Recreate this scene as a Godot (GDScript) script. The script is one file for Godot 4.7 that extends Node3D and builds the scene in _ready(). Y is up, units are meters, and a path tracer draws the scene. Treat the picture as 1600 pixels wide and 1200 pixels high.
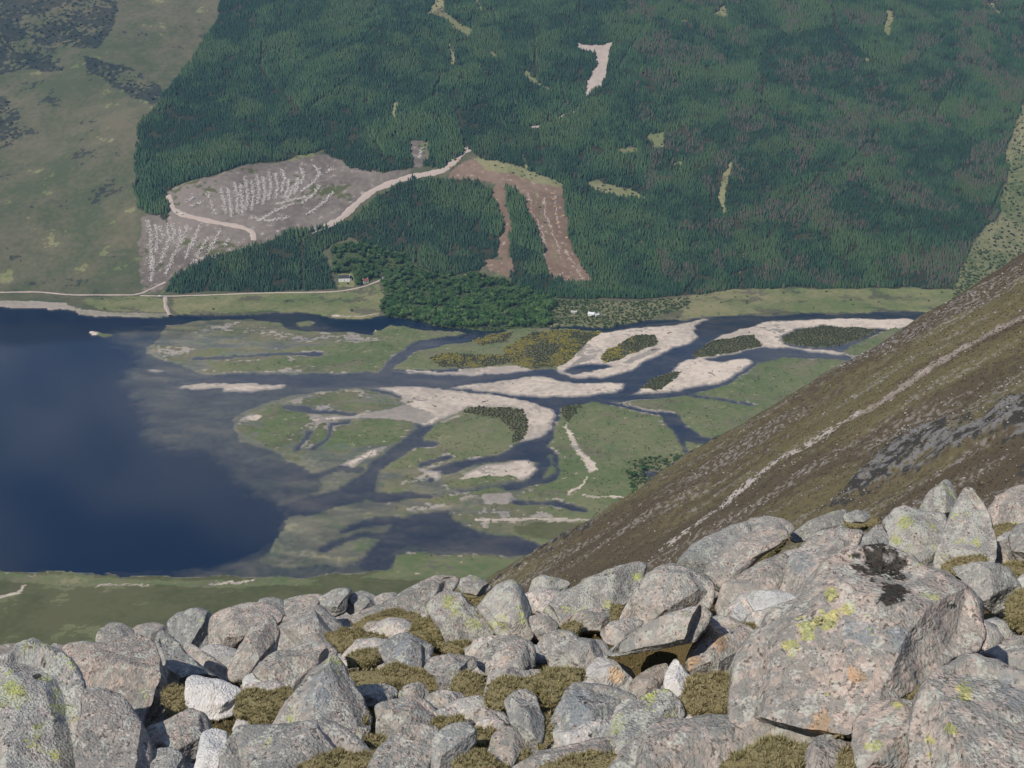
extends Node3D
# A mountain-top boulder field above a loch head: river delta, plantation forest on the far hill, a brown spur on the right.
# Units are metres; x to the right, y up, d = -z is the distance ahead. The water lies at y = 0, the summit at y = 648.

const EYE := Vector3(0, 650, 0)
const LAND := [
	[8, [-1224.3, 1938.6, -816.2, 1938.6, -752.8, 1932.2, -703, 1919.5, -679.9, 1894.6, -648.1, 1888.5, -596.5, 1882.3, -549.2, 1891.5, -533.4, 1888.5, -469.9, 1894.6, -419.4, 1891.5, -352, 1907, -98.9, 1870.2, 197.7, 1870.2, 702.9, 1903.9, 1205, 1903.9, 1769, 3098.1, -1788.6, 3132.5]],
	[9, [-1319.1, 3069.4, -895.4, 3073.9, -871, 2895.9, -867.2, 2808.8, -876, 2762.5, -936.8, 2784.6, -1009.6, 2799.7, -933.6, 2722.9, -932.4, 2694.4, -1016.9, 2727.8, -1065.1, 2709.3, -1178.6, 2659]],  # dark hillside patch: heather, with a cloud's shadow painted into its colour
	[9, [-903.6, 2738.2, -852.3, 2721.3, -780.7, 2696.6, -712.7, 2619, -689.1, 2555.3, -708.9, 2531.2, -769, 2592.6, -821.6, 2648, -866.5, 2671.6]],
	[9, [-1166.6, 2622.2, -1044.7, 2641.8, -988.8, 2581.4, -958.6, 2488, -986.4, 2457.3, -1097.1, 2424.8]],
	[10, [-676.1, 3143.8, -654.8, 2992.2, -652.4, 2935.7, -664.8, 2848.4, -678, 2711.8, -685.7, 2597.5, -703.2, 2505.9, -718, 2462.3, -704, 2373.5, -658.3, 2193.1, -628.5, 2170.2, -601.7, 2164.6, -610.5, 2231.7, -599, 2248.2, -571.8, 2255.5, -541.3, 2276, -512.2, 2306, -448.8, 2343.9, -393.7, 2370.2, -353.3, 2380.9, -321.3, 2361.9, -294.6, 2332.8, -234.6, 2320.3, -182.8, 2335.8, -130, 2342, -101.2, 2364.7, -78.1, 2393.6, -47.4, 2349.2, 11.8, 2335.1, 58.8, 2323.3, 88.2, 2317.8, 97.8, 2249.8, 101, 2178.7, 114.7, 2102.6, 133.8, 2048.5, 132.9, 1977.8, 207.1, 1971.2, 292.9, 1994.5, 370.7, 2023, 423.4, 2022, 727.5, 2013.9, 747.4, 2060.8, 788.3, 2113.8, 858.5, 2203.1, 921.2, 2373.6, 977.5, 2489.1, 1039.4, 2584.8, 1365, 3187.4]],
	[10, [-187.5, 2316, -169.3, 2303.5, -117.3, 2315.6, -70.2, 2307.9, -34.8, 2278.3, -19.3, 2210.2, -20.8, 2116.5, -38.2, 2102.6, -64.8, 2073.1, -107.6, 2063.1, -151.5, 2080.1, -198.4, 2128.4, -219.5, 2117.6, -254.3, 2139.8, -312, 2166.1, -287.1, 2195.7, -241.3, 2254.9]],
	[10, [-29.2, 2305.6, 5.8, 2278, 17.3, 2261.8, 39.3, 2185.8, 55, 2120.6, 56.1, 2067.7, 0, 2047.4, -2.2, 2109.3, -3.4, 2211, -9.3, 2277.4]],
	[10, [-564.3, 2001.4, -566, 2047.4, -508.3, 2084.6, -457.3, 2104.9, -426.4, 2116.8, -407.7, 2138.9, -302.4, 2181.1, -283.2, 2154.4, -307.9, 2127.7, -327, 2103.5, -307.2, 2071.3, -295.2, 2013.8, -419.1, 1998.4]],
	[10, [0, 2047.4, 56.1, 2067.7, 75, 2052.4, 96, 2039.9, 133, 2033.5, 134.6, 1971.2, 62.3, 1977.8, 10.5, 2012.4]],
	[18, [-307.9, 2127.7, -265.9, 2145.6, -220.3, 2127, -192.2, 2118.9, -145.6, 2071.1, -170.7, 2042.6, -213.9, 2049.4, -255, 2032.1, -285.7, 2022.7, -305.2, 2063.2]],
	[18, [-213.6, 2045.5, -150.7, 2065.6, -64.6, 2064.5, 0, 2043.2, 62.1, 1971.2, 65.2, 1900.8, 56.4, 1834.7, -38.6, 1817.4, -106.9, 1834.7, -158.2, 1870.2, -199.1, 1885.4, -216.8, 1964.6]],
	[15, [62.3, 1977.8, 134.2, 1964.6, 205.9, 1958, 292.1, 1987.8, 347.6, 2010.1, 278.1, 1919.5, 197.2, 1864.2, 141, 1834.7, 97.5, 1840.5, 56.4, 1834.7, 66.2, 1900.8]],
	[7, [-550.3, 1977.5, -418.6, 1996.1, -288.6, 2002.3, -248.2, 2017.1, -223, 2030.9, -206.5, 1964.6, -209.1, 1885.4, -237.3, 1870.2, -310, 1894.6, -353, 1913.2, -421.2, 1900.8, -471.3, 1900.8, -529.9, 1894.6]],
	[7, [292.5, 1991.2, 370.3, 2020.5, 423, 2019.6, 726.9, 2012, 702.9, 1903.9, 625.3, 1913.2, 482.7, 1907, 402.3, 1907, 319.1, 1888.5, 257, 1870.2, 279.8, 1932.2]],
	[16, [-1032.3, 1964.6, -825.9, 1964.6, -761.7, 1958, -718.4, 1951.5, -681.7, 1916.4, -654.6, 1910.1, -587.4, 1903.9, -539.5, 1900.8, -534.9, 1882.3, -595.7, 1879.3, -646.2, 1882.3, -694.9, 1910.1, -750.6, 1925.9, -813.9, 1932.2, -1017.3, 1932.2]],
	[7, [-697.8, 1984.2, -609.1, 1983.7, -559.1, 1971.2, -545, 1907, -589.1, 1910.1, -657.4, 1919.5, -687.6, 1951.5]],
	[11, [-649.4, 2173.1, -629, 2173, -601.7, 2164.6, -609.7, 2228.1, -598.2, 2244.4, -571.1, 2251.9, -540.7, 2272.5, -511.6, 2302.3, -448.2, 2340.3, -393.2, 2366.6, -352.8, 2377.1, -321.3, 2361.9, -294.8, 2334.8, -234.6, 2320.3, -182.6, 2332.8, -187.8, 2320.4, -232.6, 2292.2, -274.5, 2242.1, -303.2, 2188.8, -344.3, 2159.2, -407.7, 2138.9, -426.8, 2119.8, -457.3, 2104.9, -508.3, 2084.6, -565, 2042.8, -582.2, 2001.6, -608.6, 2002, -633.8, 2093.7]],
	[11, [-189.9, 2398.9, -158.7, 2400.3, -154.7, 2364.6, -165.2, 2337.7, -179.3, 2336.2]],
	[12, [-120.9, 2318.5, -104.2, 2345.1, -77.6, 2371.5, -47.4, 2349.2, 11.8, 2333.1, 58.8, 2321.5, 90.5, 2315.1, 97.8, 2249.8, 101, 2178.7, 114.7, 2102.6, 134.6, 2044.4, 122.3, 2033.4, 96.3, 2048.4, 75.1, 2056.4, 56.1, 2069.5, 55, 2120.6, 39.3, 2185.8, 17.3, 2261.8, 3.5, 2277.8, -11.6, 2284.6, -35, 2300.3, -70.3, 2311.4]],
	[12, [-32.7, 2300.2, -13.9, 2281, -4.5, 2210.9, -3.3, 2133.6, -8.7, 2105.6, -20.8, 2113.2, -18.1, 2210.2, -37.1, 2278.5]],
	[12, [-49.1, 2102.2, 0, 2109.4, 0, 2057.5, -32.4, 2069.2]],
	[13, [138.9, 2768, 213, 2768.3, 198.9, 2732.6, 191.4, 2668.7, 175.7, 2619, 141, 2588.9, 153.7, 2644.8, 172.2, 2705.2, 167.1, 2737.4, 140.9, 2750.3]],
	[13, [120.6, 2556.2, 130.9, 2561.9, 126.6, 2549.2, 113.7, 2541.1]],
	[14, [-77.7, 2376.6, -41.8, 2372.1, 17.8, 2345.7, 91.8, 2320.9, 82, 2308.7, 11.7, 2319.4, -47.3, 2338.1]],
	[14, [-186.2, 2876.8, -174.1, 2966.4, -158.2, 2994.7, -146.9, 2898.5, -110.7, 2857.8, -86.7, 2835.8, -92.6, 2800.2, -123.7, 2834.6, -152.5, 2867]],
	[14, [-138.7, 2765.6, -130.5, 2762.4, -116.6, 2675, -121.1, 2621.5, -127.7, 2689.4]],
	[14, [-154.8, 2573.8, -138.2, 2599.3, -144.4, 2568.1]],
	[14, [-233.5, 2536.2, -223.1, 2532.2, -224.6, 2464.4, -237.8, 2476]],
	[14, [-53.5, 2739, -39.9, 2726.3, -23.7, 2693.7, -47.6, 2702.5]],
	[14, [435.7, 2890, 467.5, 2942.1, 476.6, 2901.1, 459.3, 2876.3]],
	[14, [825.7, 2915.1, 841, 2919.4, 800.2, 2807.4, 798, 2853.7]],
	[14, [739.7, 2751.1, 752, 2745.6, 740.8, 2730.1]],
	[14, [1061.3, 2969.4, 1078, 2977.9, 1078.7, 2930.6, 1066.8, 2938.9]],
	[14, [263.5, 2484.4, 298.7, 2488.9, 290.1, 2446.9, 270.9, 2452.1]],
	[14, [130.2, 2333, 166.9, 2352.3, 213.9, 2338.4, 249.7, 2311.6, 217.5, 2305.7, 165, 2316.5]],
	[14, [403.7, 2383.1, 410.5, 2380.6, 390.8, 2308.3, 381.2, 2249, 373.2, 2249.2, 378.1, 2309.1]],
	[14, [196.2, 2441.6, 228.3, 2460.1, 246, 2448.4, 226.5, 2433.2, 205.2, 2426.6]],
	[14, [303.6, 2408.6, 327.5, 2407.4, 319.7, 2390.3]],
	[14, [26.2, 2672.7, 77.7, 2625.3, 71, 2611.9, 19.6, 2654]],
	[14, [-82.7, 2965.5, -71.3, 2966.2, -67.5, 2914.4, -76.2, 2926.5]],
	[14, [358.9, 2853.8, 389.3, 2852.1, 367.9, 2833.7]],
	[14, [-173.8, 2389.4, -158.6, 2397.1, -161.4, 2356.2]],
	[14, [-360.3, 2390, -355.4, 2399.8, -351.4, 2375.2, -392.7, 2362.9, -426.1, 2349, -405.1, 2367.7]],
	[14, [304.1, 2551.1, 311.1, 2544.4, 306.8, 2523.5]],
	[14, [18.3, 2431.1, 26.1, 2352.6, 21.3, 2343.9]],
	[15, [1014.2, 2565.6, 978.2, 2483.7, 922.1, 2368.9, 859.6, 2199.4, 789.7, 2110.8, 748.8, 2058, 726.9, 2012, 702.9, 1903.9, 1004.2, 1903.9, 1403.7, 2300.6, 1769, 3098.1, 1365, 3187.4]],
	[18, [-252.6, 2062.4, -226.4, 2069.4, -214.3, 2053.2, -244.8, 2036.5]],
	[7, [-294.8, 2055.8, -268.6, 2061.3, -263, 2027.6, -288.4, 2018.3]],
	[4, [543.8, 1910.1, 1409.9, 1910.1, 806.9, 896, 57.6, 896, 64.9, 1138.4]],
	[1, [-491.1, 1518.2, -478.7, 1473.2, -459.8, 1424.7, -430.7, 1387.8, -380.4, 1378.9, -355.6, 1370, -331.5, 1327, -317.5, 1294.3, -292.8, 1278.4, -258.9, 1255.2, -247.5, 1220.9, -246.5, 1182.6, -262.9, 1155.4, -300.1, 1135.8, -333, 1119.1, -415.1, 1115.4, -641, 1120.4, -628, 1092.7, -125.6, 1092.7, -116.3, 1131.9, 32.5, 1138.4, 104.2, 1235.6, 86.6, 1606.3, 62.2, 1653.8, -265.1, 1644.1, -408.6, 1653.8, -510.4, 1703.6, -546.8, 1703.6, -552.6, 1629.7, -518.8, 1572.3]],
	[1, [-661, 1834.7, -530.1, 1855.3, -451.7, 1879.3, -377.8, 1882.3, -189.7, 1783.6, -166.6, 1629.7, -438.5, 1629.7, -509.5, 1666, -576.3, 1742.8]],
	[2, [-316.1, 1361.2, -288.2, 1373.5, -239.3, 1350.8, -227.7, 1322, -262.5, 1310.5, -292.9, 1317.1, -307.1, 1333.8]],
	[2, [-154.4, 1125.5, -136.9, 1143.6, -120.2, 1154.1, -120.7, 1122.9, -130, 1105.4, -149.3, 1107.9]],
	[20, [-358.9, 1497.4, -297.7, 1572.3, -207.1, 1599.4, -132.1, 1518.2, -83.3, 1535.2, 25, 1535.2, 65.3, 1497.4, 44.3, 1330.4, 69.4, 1235.6, 13.2, 1164.8, -66.2, 1164.8, -106.4, 1171.6, -131.3, 1154.1, -166.5, 1119.1, -229.5, 1112.8, -257.3, 1125.5, -241.7, 1206.5, -243, 1235.6, -216.9, 1297.5, -237.5, 1338.8, -291.3, 1391.5, -335.2, 1419.1]],
	[20, [-532.3, 1734.8, -530.1, 1855.3, -451.7, 1879.3, -377.8, 1882.3, -191, 1797.5, -167.7, 1641.7, -423.7, 1641.7, -454.1, 1658.6]],
	[2, [-212.6, 1648.9, -88.3, 1641.7, 53.6, 1666, 155.5, 1834.7, 288.3, 1882.3, 350, 1894.6, 655.5, 1913.2, 642.6, 1870.2, 543.3, 1690.9, 279, 1561.2, 65.3, 1497.4, 41.3, 1518.2, -86.6, 1606.3, -207.1, 1599.4]],
	[2, [39.6, 1518.2, 70.8, 1535.2, 56.8, 1487.3, 45.7, 1438, 36.7, 1322, 26.4, 1320.4, 28.7, 1368.2, 0, 1371.8, -41.3, 1357.7, -81.2, 1330.4, -94.8, 1310.5, -143.4, 1284.7, -151.5, 1294.3, -103.9, 1338.8, -75.3, 1361.2, -15.2, 1382.4, 11.7, 1415.3, 39.6, 1447.6]],
	[2, [-258.9, 1255.2, -234.3, 1269, -200.8, 1284.7, -178.6, 1310.5, -165, 1356, -146.1, 1396.9, -126.1, 1438, -112.6, 1473.2, -102.3, 1461.3, -112.8, 1415.3, -136.9, 1378.9, -154.4, 1338.8, -159.1, 1297.5, -143.4, 1284.7, -170.4, 1269, -210.4, 1250.6, -241.8, 1228.2]],
	[2, [-171.4, 1278.4, -129.1, 1284.7, -78.5, 1276.8, -28.8, 1292.7, 10.9, 1310.5, 33.2, 1327, 29.2, 1310.5, 10.8, 1297.5, -28.6, 1280, -77.8, 1264.4, -127.8, 1269, -162.6, 1262.8]],
	[2, [-123.5, 1218, -96.9, 1231.2, -69.8, 1243.1, -48, 1218, -6.7, 1181.2, 52.9, 1164.8, 52.2, 1144.9, 0, 1141, -65.7, 1154.1, -105.9, 1164.8, -129.9, 1138.4, -153.7, 1119.1, -142.2, 1164.8]],
	[2, [-468.9, 1611, -406, 1641.7, -177, 1646.5, -172.8, 1601.7, -302.4, 1601.7, -426.8, 1579]],
	[2, [-296.2, 1537.3, -248.8, 1526.6, -196.9, 1507.8, -202.8, 1501.6, -263.5, 1514, -306.8, 1526.6]],
	[3, [-511.1, 1826, -460.1, 1849.4, -426.4, 1837.6, -480.1, 1808.8]],
	[3, [-451.6, 1855.3, -396, 1873.2, -359.3, 1861.2, -339.3, 1828.9, -250, 1811.7, -190.5, 1791.9, -227, 1778, -310, 1764.3, -376.3, 1767.1, -430.3, 1800.3]],
	[4, [-324.9, 1861.2, -304.5, 1870.2, -296.2, 1846.4, -320.8, 1834.7]],
	[3, [-518.6, 1753.5, -492.6, 1761.6, -445.6, 1740.1, -371.8, 1742.8, -308.8, 1756.2, -226.7, 1775.3, -185.4, 1789.1, -148.5, 1740.1, -171.3, 1703.6, -179, 1668.5, -189.6, 1648.9, -248.1, 1648.9, -319.8, 1653.8, -416.4, 1648.9, -436.3, 1658.6, -434.5, 1698.5, -457.1, 1670.9, -486.5, 1688.4]],
	[4, [-334.6, 1742.8, -244.9, 1769.8, -184.9, 1783.6, -148.3, 1737.5, -171.3, 1703.6, -179, 1668.5, -189.8, 1651.3, -248.7, 1653.8, -296.9, 1678.4]],
	[4, [-423.9, 1683.4, -328.1, 1703.6, -296.1, 1673.4, -355.7, 1656.2, -413, 1653.8]],
	[4, [-216.3, 1811.7, -191.4, 1855.3, -145.8, 1834.7, -106.5, 1826, -53, 1814.5, -95.4, 1794.7, -137.1, 1778, -158, 1742.8, -189.7, 1783.6]],
	[2, [-187.6, 1646.5, -179.5, 1673.4, -173.2, 1703.6, -153.4, 1742.8, -137, 1775.3, -104.3, 1783.6, -76.4, 1797.5, -50, 1811.7, -55.2, 1789.1, -94.2, 1769.8, -126.3, 1756.2, -138.7, 1732.2, -154.7, 1701.1, -165.8, 1670.9, -171.7, 1646.5]],
	[2, [-418.8, 1888.5, -362.5, 1910.1, -327.8, 1913.2, -302.1, 1888.5, -286.6, 1855.3, -258, 1837.6, -232, 1823.1, -217.5, 1823.1, -231.1, 1814.5, -253.6, 1817.4, -274.8, 1817.4, -319, 1823.1, -339.8, 1831.8, -359.8, 1864.2, -396.6, 1876.3]],
	[4, [-337.7, 1861.2, -316.3, 1870.2, -300.2, 1861.2, -304.6, 1843.5, -323.2, 1837.6]],
	[5, [-219.1, 1820.2, -211.6, 1831.8, -205.5, 1828.9, -211.8, 1814.5]],
	[5, [-644.2, 1811.7, -638, 1823.1, -624.9, 1811.7, -610.9, 1803.1, -629.4, 1794.7]],
	[4, [-624.1, 1808.8, -598.4, 1803.1, -608.6, 1789.1, -621.7, 1794.7]],
	[5, [-518.3, 1658.6, -500.6, 1666, -479.1, 1658.6, -492.3, 1651.3]],
	[5, [-461.7, 1599.4, -408.1, 1611, -347.8, 1613.3, -305.8, 1606.3, -309.5, 1592.6, -350, 1579, -383.6, 1576.7, -391.2, 1592.6, -428.9, 1588]],
	[4, [-139.1, 1737.5, -103.3, 1764.3, -52.2, 1783.6, -38.5, 1811.7, 0, 1826, 58.3, 1834.7, 140.4, 1826, 126, 1797.5, 106, 1742.8, 95.9, 1708.8, 62.4, 1661.1, 26.7, 1661.1, -9, 1675.9, -53.6, 1663.5, -106.9, 1658.6, -156, 1661.1, -169.4, 1661.1, -153.1, 1703.6]],
	[6, [-118.5, 1703.6, -101.3, 1724.3, -55.1, 1719.1, -9.1, 1711.4, -2.7, 1683.4, -44.8, 1668.5, -98.5, 1668.5]],
	[6, [-13.9, 1742.8, 28.8, 1811.7, 77.4, 1826, 131.9, 1814.5, 112.3, 1756.2, 96.2, 1713.9, 62.7, 1668.5, 26.8, 1663.5, 0, 1678.4, -10.9, 1703.6]],
	[6, [-61.5, 1778, -38.3, 1803.1, 0, 1817.4, -7.5, 1767.1, -46.7, 1753.5]],
	[5, [-173.9, 1661.1, -133.6, 1658.6, -88.9, 1656.2, -53.6, 1663.5, -9, 1675.9, 9, 1670.9, 28.5, 1658.6, 0, 1646.5, -52.9, 1639.3, -105.9, 1641.7, -150.6, 1648.9]],
	[5, [149.6, 1820.2, 175, 1834.7, 245.1, 1852.3, 284.1, 1873.2, 318.1, 1882.3, 290.8, 1864.2, 280.6, 1846.4, 276.9, 1797.5, 259.1, 1769.8, 232.4, 1742.8, 205.9, 1711.4, 179.5, 1673.4, 155, 1648.9, 122.6, 1627.4, 87.7, 1629.7, 63.8, 1648.9, 59.9, 1666, 78.8, 1690.9, 98.8, 1729.6, 110.2, 1769.8, 131.7, 1811.7]],
	[6, [123, 1703.6, 139.4, 1742.8, 165.3, 1775.3, 191.2, 1800.3, 210.1, 1797.5, 215.7, 1778, 205.9, 1756.2, 185.4, 1737.5, 165.1, 1716.5, 149.8, 1696, 131.1, 1688.4]],
	[19, [151.5, 1683.4, 173.8, 1711.4, 205.3, 1750.8, 213.8, 1742.8, 187.3, 1708.8, 166.9, 1683.4]],
	[2, [67.5, 1653.8, 89.6, 1670.9, 117.1, 1680.9, 141.1, 1675.9, 115.8, 1658.6, 88.5, 1646.5]],
	[19, [78.9, 1670.9, 100.8, 1713.9, 123.6, 1727, 114.1, 1706.2, 94.6, 1680.9]],
	[5, [287.3, 1769.8, 311.6, 1806, 351.9, 1834.7, 394.3, 1864.2, 435.6, 1873.2, 496.4, 1879.3, 617.3, 1885.4, 633.2, 1855.3, 576, 1826, 515.2, 1834.7, 473.4, 1843.5, 427.1, 1831.8, 405.8, 1797.5, 398.7, 1761.6, 410.6, 1750.8, 455.5, 1742.8, 479.5, 1727, 495.3, 1734.8, 467.8, 1716.5, 409, 1742.8, 372.8, 1748.1, 337.9, 1734.8, 311.9, 1716.5, 282.5, 1703.6, 262.5, 1703.6]],
	[6, [253.4, 1711.4, 266.1, 1737.5, 295.1, 1778, 333.7, 1794.7, 359.1, 1803.1, 362.3, 1778, 364, 1750.8, 335.6, 1737.5, 298.1, 1716.5, 269.2, 1706.2]],
	[6, [403.1, 1783.6, 421.9, 1820.2, 449.1, 1834.7, 474.7, 1840.5, 524.9, 1834.7, 551.8, 1826, 523.7, 1791.9, 494.6, 1769.8, 461.3, 1748.1, 431.2, 1750.8, 404, 1764.3]],
	[4, [555.1, 1820.2, 580.3, 1834.7, 600.2, 1826, 528.6, 1703.6, 483.6, 1706.2, 478.9, 1732.2, 491.3, 1756.2, 521.6, 1783.6]],
	[5, [247.9, 1703.6, 273.4, 1703.6, 298.4, 1688.4, 338.5, 1711.4, 341.4, 1690.9, 325.4, 1661.1, 303.4, 1634.5, 276.9, 1604, 245.1, 1592.6, 205.1, 1581.2, 152.5, 1565.6, 172.2, 1594.8, 192.5, 1625, 218.4, 1661.1]],
	[6, [172, 1592.6, 194.2, 1625, 217.6, 1653.8, 232.7, 1653.8, 217.4, 1613.3, 197, 1585.7]],
	[4, [275.2, 1592.6, 302.2, 1627.4, 329.1, 1656.2, 347.2, 1688.4, 388.8, 1711.4, 494.8, 1696, 546.8, 1703.6, 495.2, 1518.2, 126.3, 1100.4, 32.8, 1151.5, 0, 1181.2, -25.5, 1184, -47.5, 1200.8, -65.2, 1218, -69.5, 1237.1, -52.6, 1250.6, -17.7, 1261.3, 0, 1269, 21.6, 1291.1, 34.3, 1313.8, 40.8, 1338.8, 39.3, 1400.6, 44.1, 1438, 57, 1493.4, 66.3, 1526.6, 83.7, 1543.8, 117.2, 1543.8, 151.1, 1548.1, 194.4, 1561.2, 242.7, 1574.5]],
	[3, [-69.5, 1237.1, -52.6, 1250.6, -17.7, 1261.3, 14, 1250.6, 48.3, 1226.7, 68.4, 1213.6, 40.3, 1185.3, 0, 1181.2, -25.5, 1184, -47.5, 1200.8, -65.2, 1218]],
	[17, [0, 1203.6, 47.9, 1213.6, 88.9, 1213.6, 101.1, 1192.3, 52.9, 1164.8, 6.7, 1178.4]],
	[15, [135.5, 1361.2, 158.7, 1368.2, 197.8, 1378.9, 257.2, 1419.1, 228.9, 1330.4, 148.5, 1262.8, 131.7, 1273.7]],
	[2, [189.2, 1511.9, 208.5, 1501.6, 213.7, 1477.2, 225.1, 1441.8, 252.8, 1415.3, 240, 1407.9, 218, 1417.2, 204.5, 1434.2, 196.2, 1465.2, 190.6, 1487.3]],
	[2, [150.2, 1333.8, 170.7, 1338.8, 173.5, 1330.4, 161.4, 1320.4, 150.9, 1325.4]],
	[5, [64.5, 1477.2, 71.6, 1453.5, 78.1, 1422.8, 88.2, 1391.5, 98.1, 1364.7, 98.9, 1342.2, 90.5, 1337.1, 86.3, 1356, 80.1, 1382.4, 73.6, 1409.8, 65, 1447.6]],
	[6, [66.5, 1530.9, 87.7, 1539.4, 84.5, 1507.8, 68.4, 1473.2, 61.6, 1487.3]],
	[5, [-94.8, 1597.1, -69.1, 1601.7, -34.7, 1611, 0, 1625, 44.1, 1639.3, 65.6, 1625, 100, 1613.3, 153.7, 1611, 147.9, 1592.6, 127.7, 1574.5, 110.2, 1565.6, 76, 1559, 33.8, 1559, 0, 1567.8, -51.4, 1585.7]],
	[5, [-196.3, 1594.8, -151.2, 1601.7, -103.7, 1601.7, -92.9, 1592.6, -51.2, 1579, 0, 1561.2, 25.1, 1545.9, 41.6, 1530.9, 56.2, 1520.3, 53.8, 1497.4, 48.1, 1467.2, 39.6, 1447.6, 27.4, 1428.5, 15.6, 1419.1, 11.7, 1419.1, 17.5, 1457.4, 16.5, 1518.2, 0, 1524.5, -33.2, 1528.8, -58.1, 1526.6, -73.8, 1507.8, -89.2, 1487.3, -102.6, 1467.2, -111.9, 1461.3, -120.7, 1473.2, -162.2, 1487.3, -195.8, 1497.4, -241.9, 1477.2, -254.9, 1483.2, -228.4, 1497.4, -196.7, 1505.7, -172.5, 1509.8, -142, 1539.4, -152.2, 1561.2]],
	[19, [-172.5, 1509.8, -141.7, 1535.2, -115.6, 1518.2, -97.9, 1497.4, -112.4, 1469.2, -162.4, 1489.3, -211.6, 1493.4]],
	[3, [-291.7, 1545.9, -260.3, 1579, -222.7, 1585.7, -192.8, 1585.7, -145, 1556.8, -129.5, 1539.4, -164.9, 1516.1, -196.9, 1507.8, -247.6, 1518.2, -275, 1535.2]],
	[3, [-350, 1473.2, -328.2, 1507.8, -297.1, 1518.2, -262.6, 1507.8, -236.6, 1497.4, -254.6, 1481.2, -206.6, 1485.2, -162, 1485.2, -129.5, 1483.2, -121.9, 1467.2, -129.9, 1436.1, -147.1, 1407.9, -176.9, 1396.9, -214.4, 1389.6, -238.4, 1396.9, -264.4, 1415.3, -284.6, 1396.9, -300.6, 1400.6, -318.7, 1422.8, -336.5, 1445.7]],
	[4, [-316.3, 1487.3, -287.2, 1507.8, -261.7, 1501.6, -254.6, 1481.2, -269.2, 1445.7, -292.3, 1419.1, -311.3, 1438]],
	[4, [-241.4, 1473.2, -161.8, 1483.2, -129, 1477.2, -134, 1438, -151.3, 1411.6, -186, 1409.8, -226, 1419.1, -244.3, 1438]],
	[5, [-346.7, 1485.2, -331.9, 1505.7, -317.3, 1501.6, -324, 1485.2]],
	[5, [-205.9, 1352.5, -189.2, 1370, -168.7, 1391.5, -150.8, 1406.1, -153, 1387.8, -170.1, 1368.2, -186.5, 1347.4, -201, 1344]],
	[4, [-102.3, 1461.3, -81, 1485.2, -53.8, 1522.4, -24.9, 1526.6, 16.5, 1518.2, 17.6, 1467.2, 11.7, 1419.1, 0, 1400.6, -15.2, 1382.4, -41.6, 1368.2, -75.3, 1361.2, -104.6, 1349.1, -133.5, 1337.1, -153.9, 1333.8, -148.5, 1356, -123.1, 1396.9, -112.1, 1417.2, -107.7, 1445.7]],
	[6, [-64.3, 1516.1, -49.8, 1526.6, 16.5, 1518.2, 17.6, 1467.2, 10.9, 1419.1, 0, 1415.3, -4, 1457.4, -16.2, 1487.3, -40.8, 1497.4]],
	[4, [-79.9, 1304, -59.1, 1332.1, -29.9, 1350.8, 18.9, 1371.8, 28.4, 1347.4, 28, 1325.4, 8.8, 1313.8, 0, 1310.5, -43.3, 1295.9, -71.9, 1287.9]],
	[5, [-64.4, 1317.1, -55.5, 1333.8, -29.9, 1350.8, 18.9, 1371.8, 28.4, 1347.4, 28, 1325.4, 11, 1313.8, 0, 1323.7, -22.1, 1323.7, -44, 1320.4]],
	[3, [-160.3, 1287.9, -137.6, 1317.1, -111.1, 1335.5, -94.5, 1330.4, -98.5, 1312.1, -117.7, 1295.9, -140, 1286.3]],
	[5, [-111.9, 1347.4, -81.7, 1340.5, -82.2, 1320.4, -91, 1308.9, -100.4, 1330.4]],
	[3, [-136.7, 1265.9, -106.8, 1273.7, -62.9, 1278.4, -18.1, 1295.9, -7.2, 1294.3, -17.9, 1280, -53.1, 1264.4, -73.8, 1253.7, -104.2, 1235.6, -124.9, 1234.1, -136.8, 1250.6]],
	[4, [-99.3, 1267.5, -62.7, 1275.3, -18, 1292.7, -21.4, 1280, -56.7, 1265.9, -77.5, 1256.7]],
	[19, [-35.6, 1272.1, -7.2, 1281.6, 7.1, 1265.9, -7, 1253.7, -28.2, 1258.2]],
	[17, [-767.8, 1117.9, -510.9, 1115.4, -470.4, 1109.1, -424.4, 1104.1, -346.6, 1097.4, -251.8, 1095.8, -189.5, 1100.4, -152, 1104.1, -127.5, 1112.8, -122.5, 1128, -120.6, 1143.6, -104.9, 1151.5, -52.2, 1144.9, 0, 1138.4, 32.5, 1141, 52.5, 1154.1, 133.6, 1178.4, 164.9, 896, -659.8, 896]],
	[4, [-127.5, 1112.8, -122.5, 1128, -120.6, 1143.6, -104.9, 1151.5, -52.2, 1144.9, 0, 1138.4, 64.9, 1138.4, 62.8, 1092.7, -62.8, 1092.7, -150.7, 1092.7]],
	[4, [-763.6, 1110.3, -509, 1110.3, -422.3, 1097.4, -344.1, 1088.1, -250.3, 1088.1, -188.2, 1091.2, -198.5, 1077.3, -309.1, 1072.8, -434.3, 1077.3, -502.4, 1092.7, -753.5, 1092.7]],
]
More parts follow.
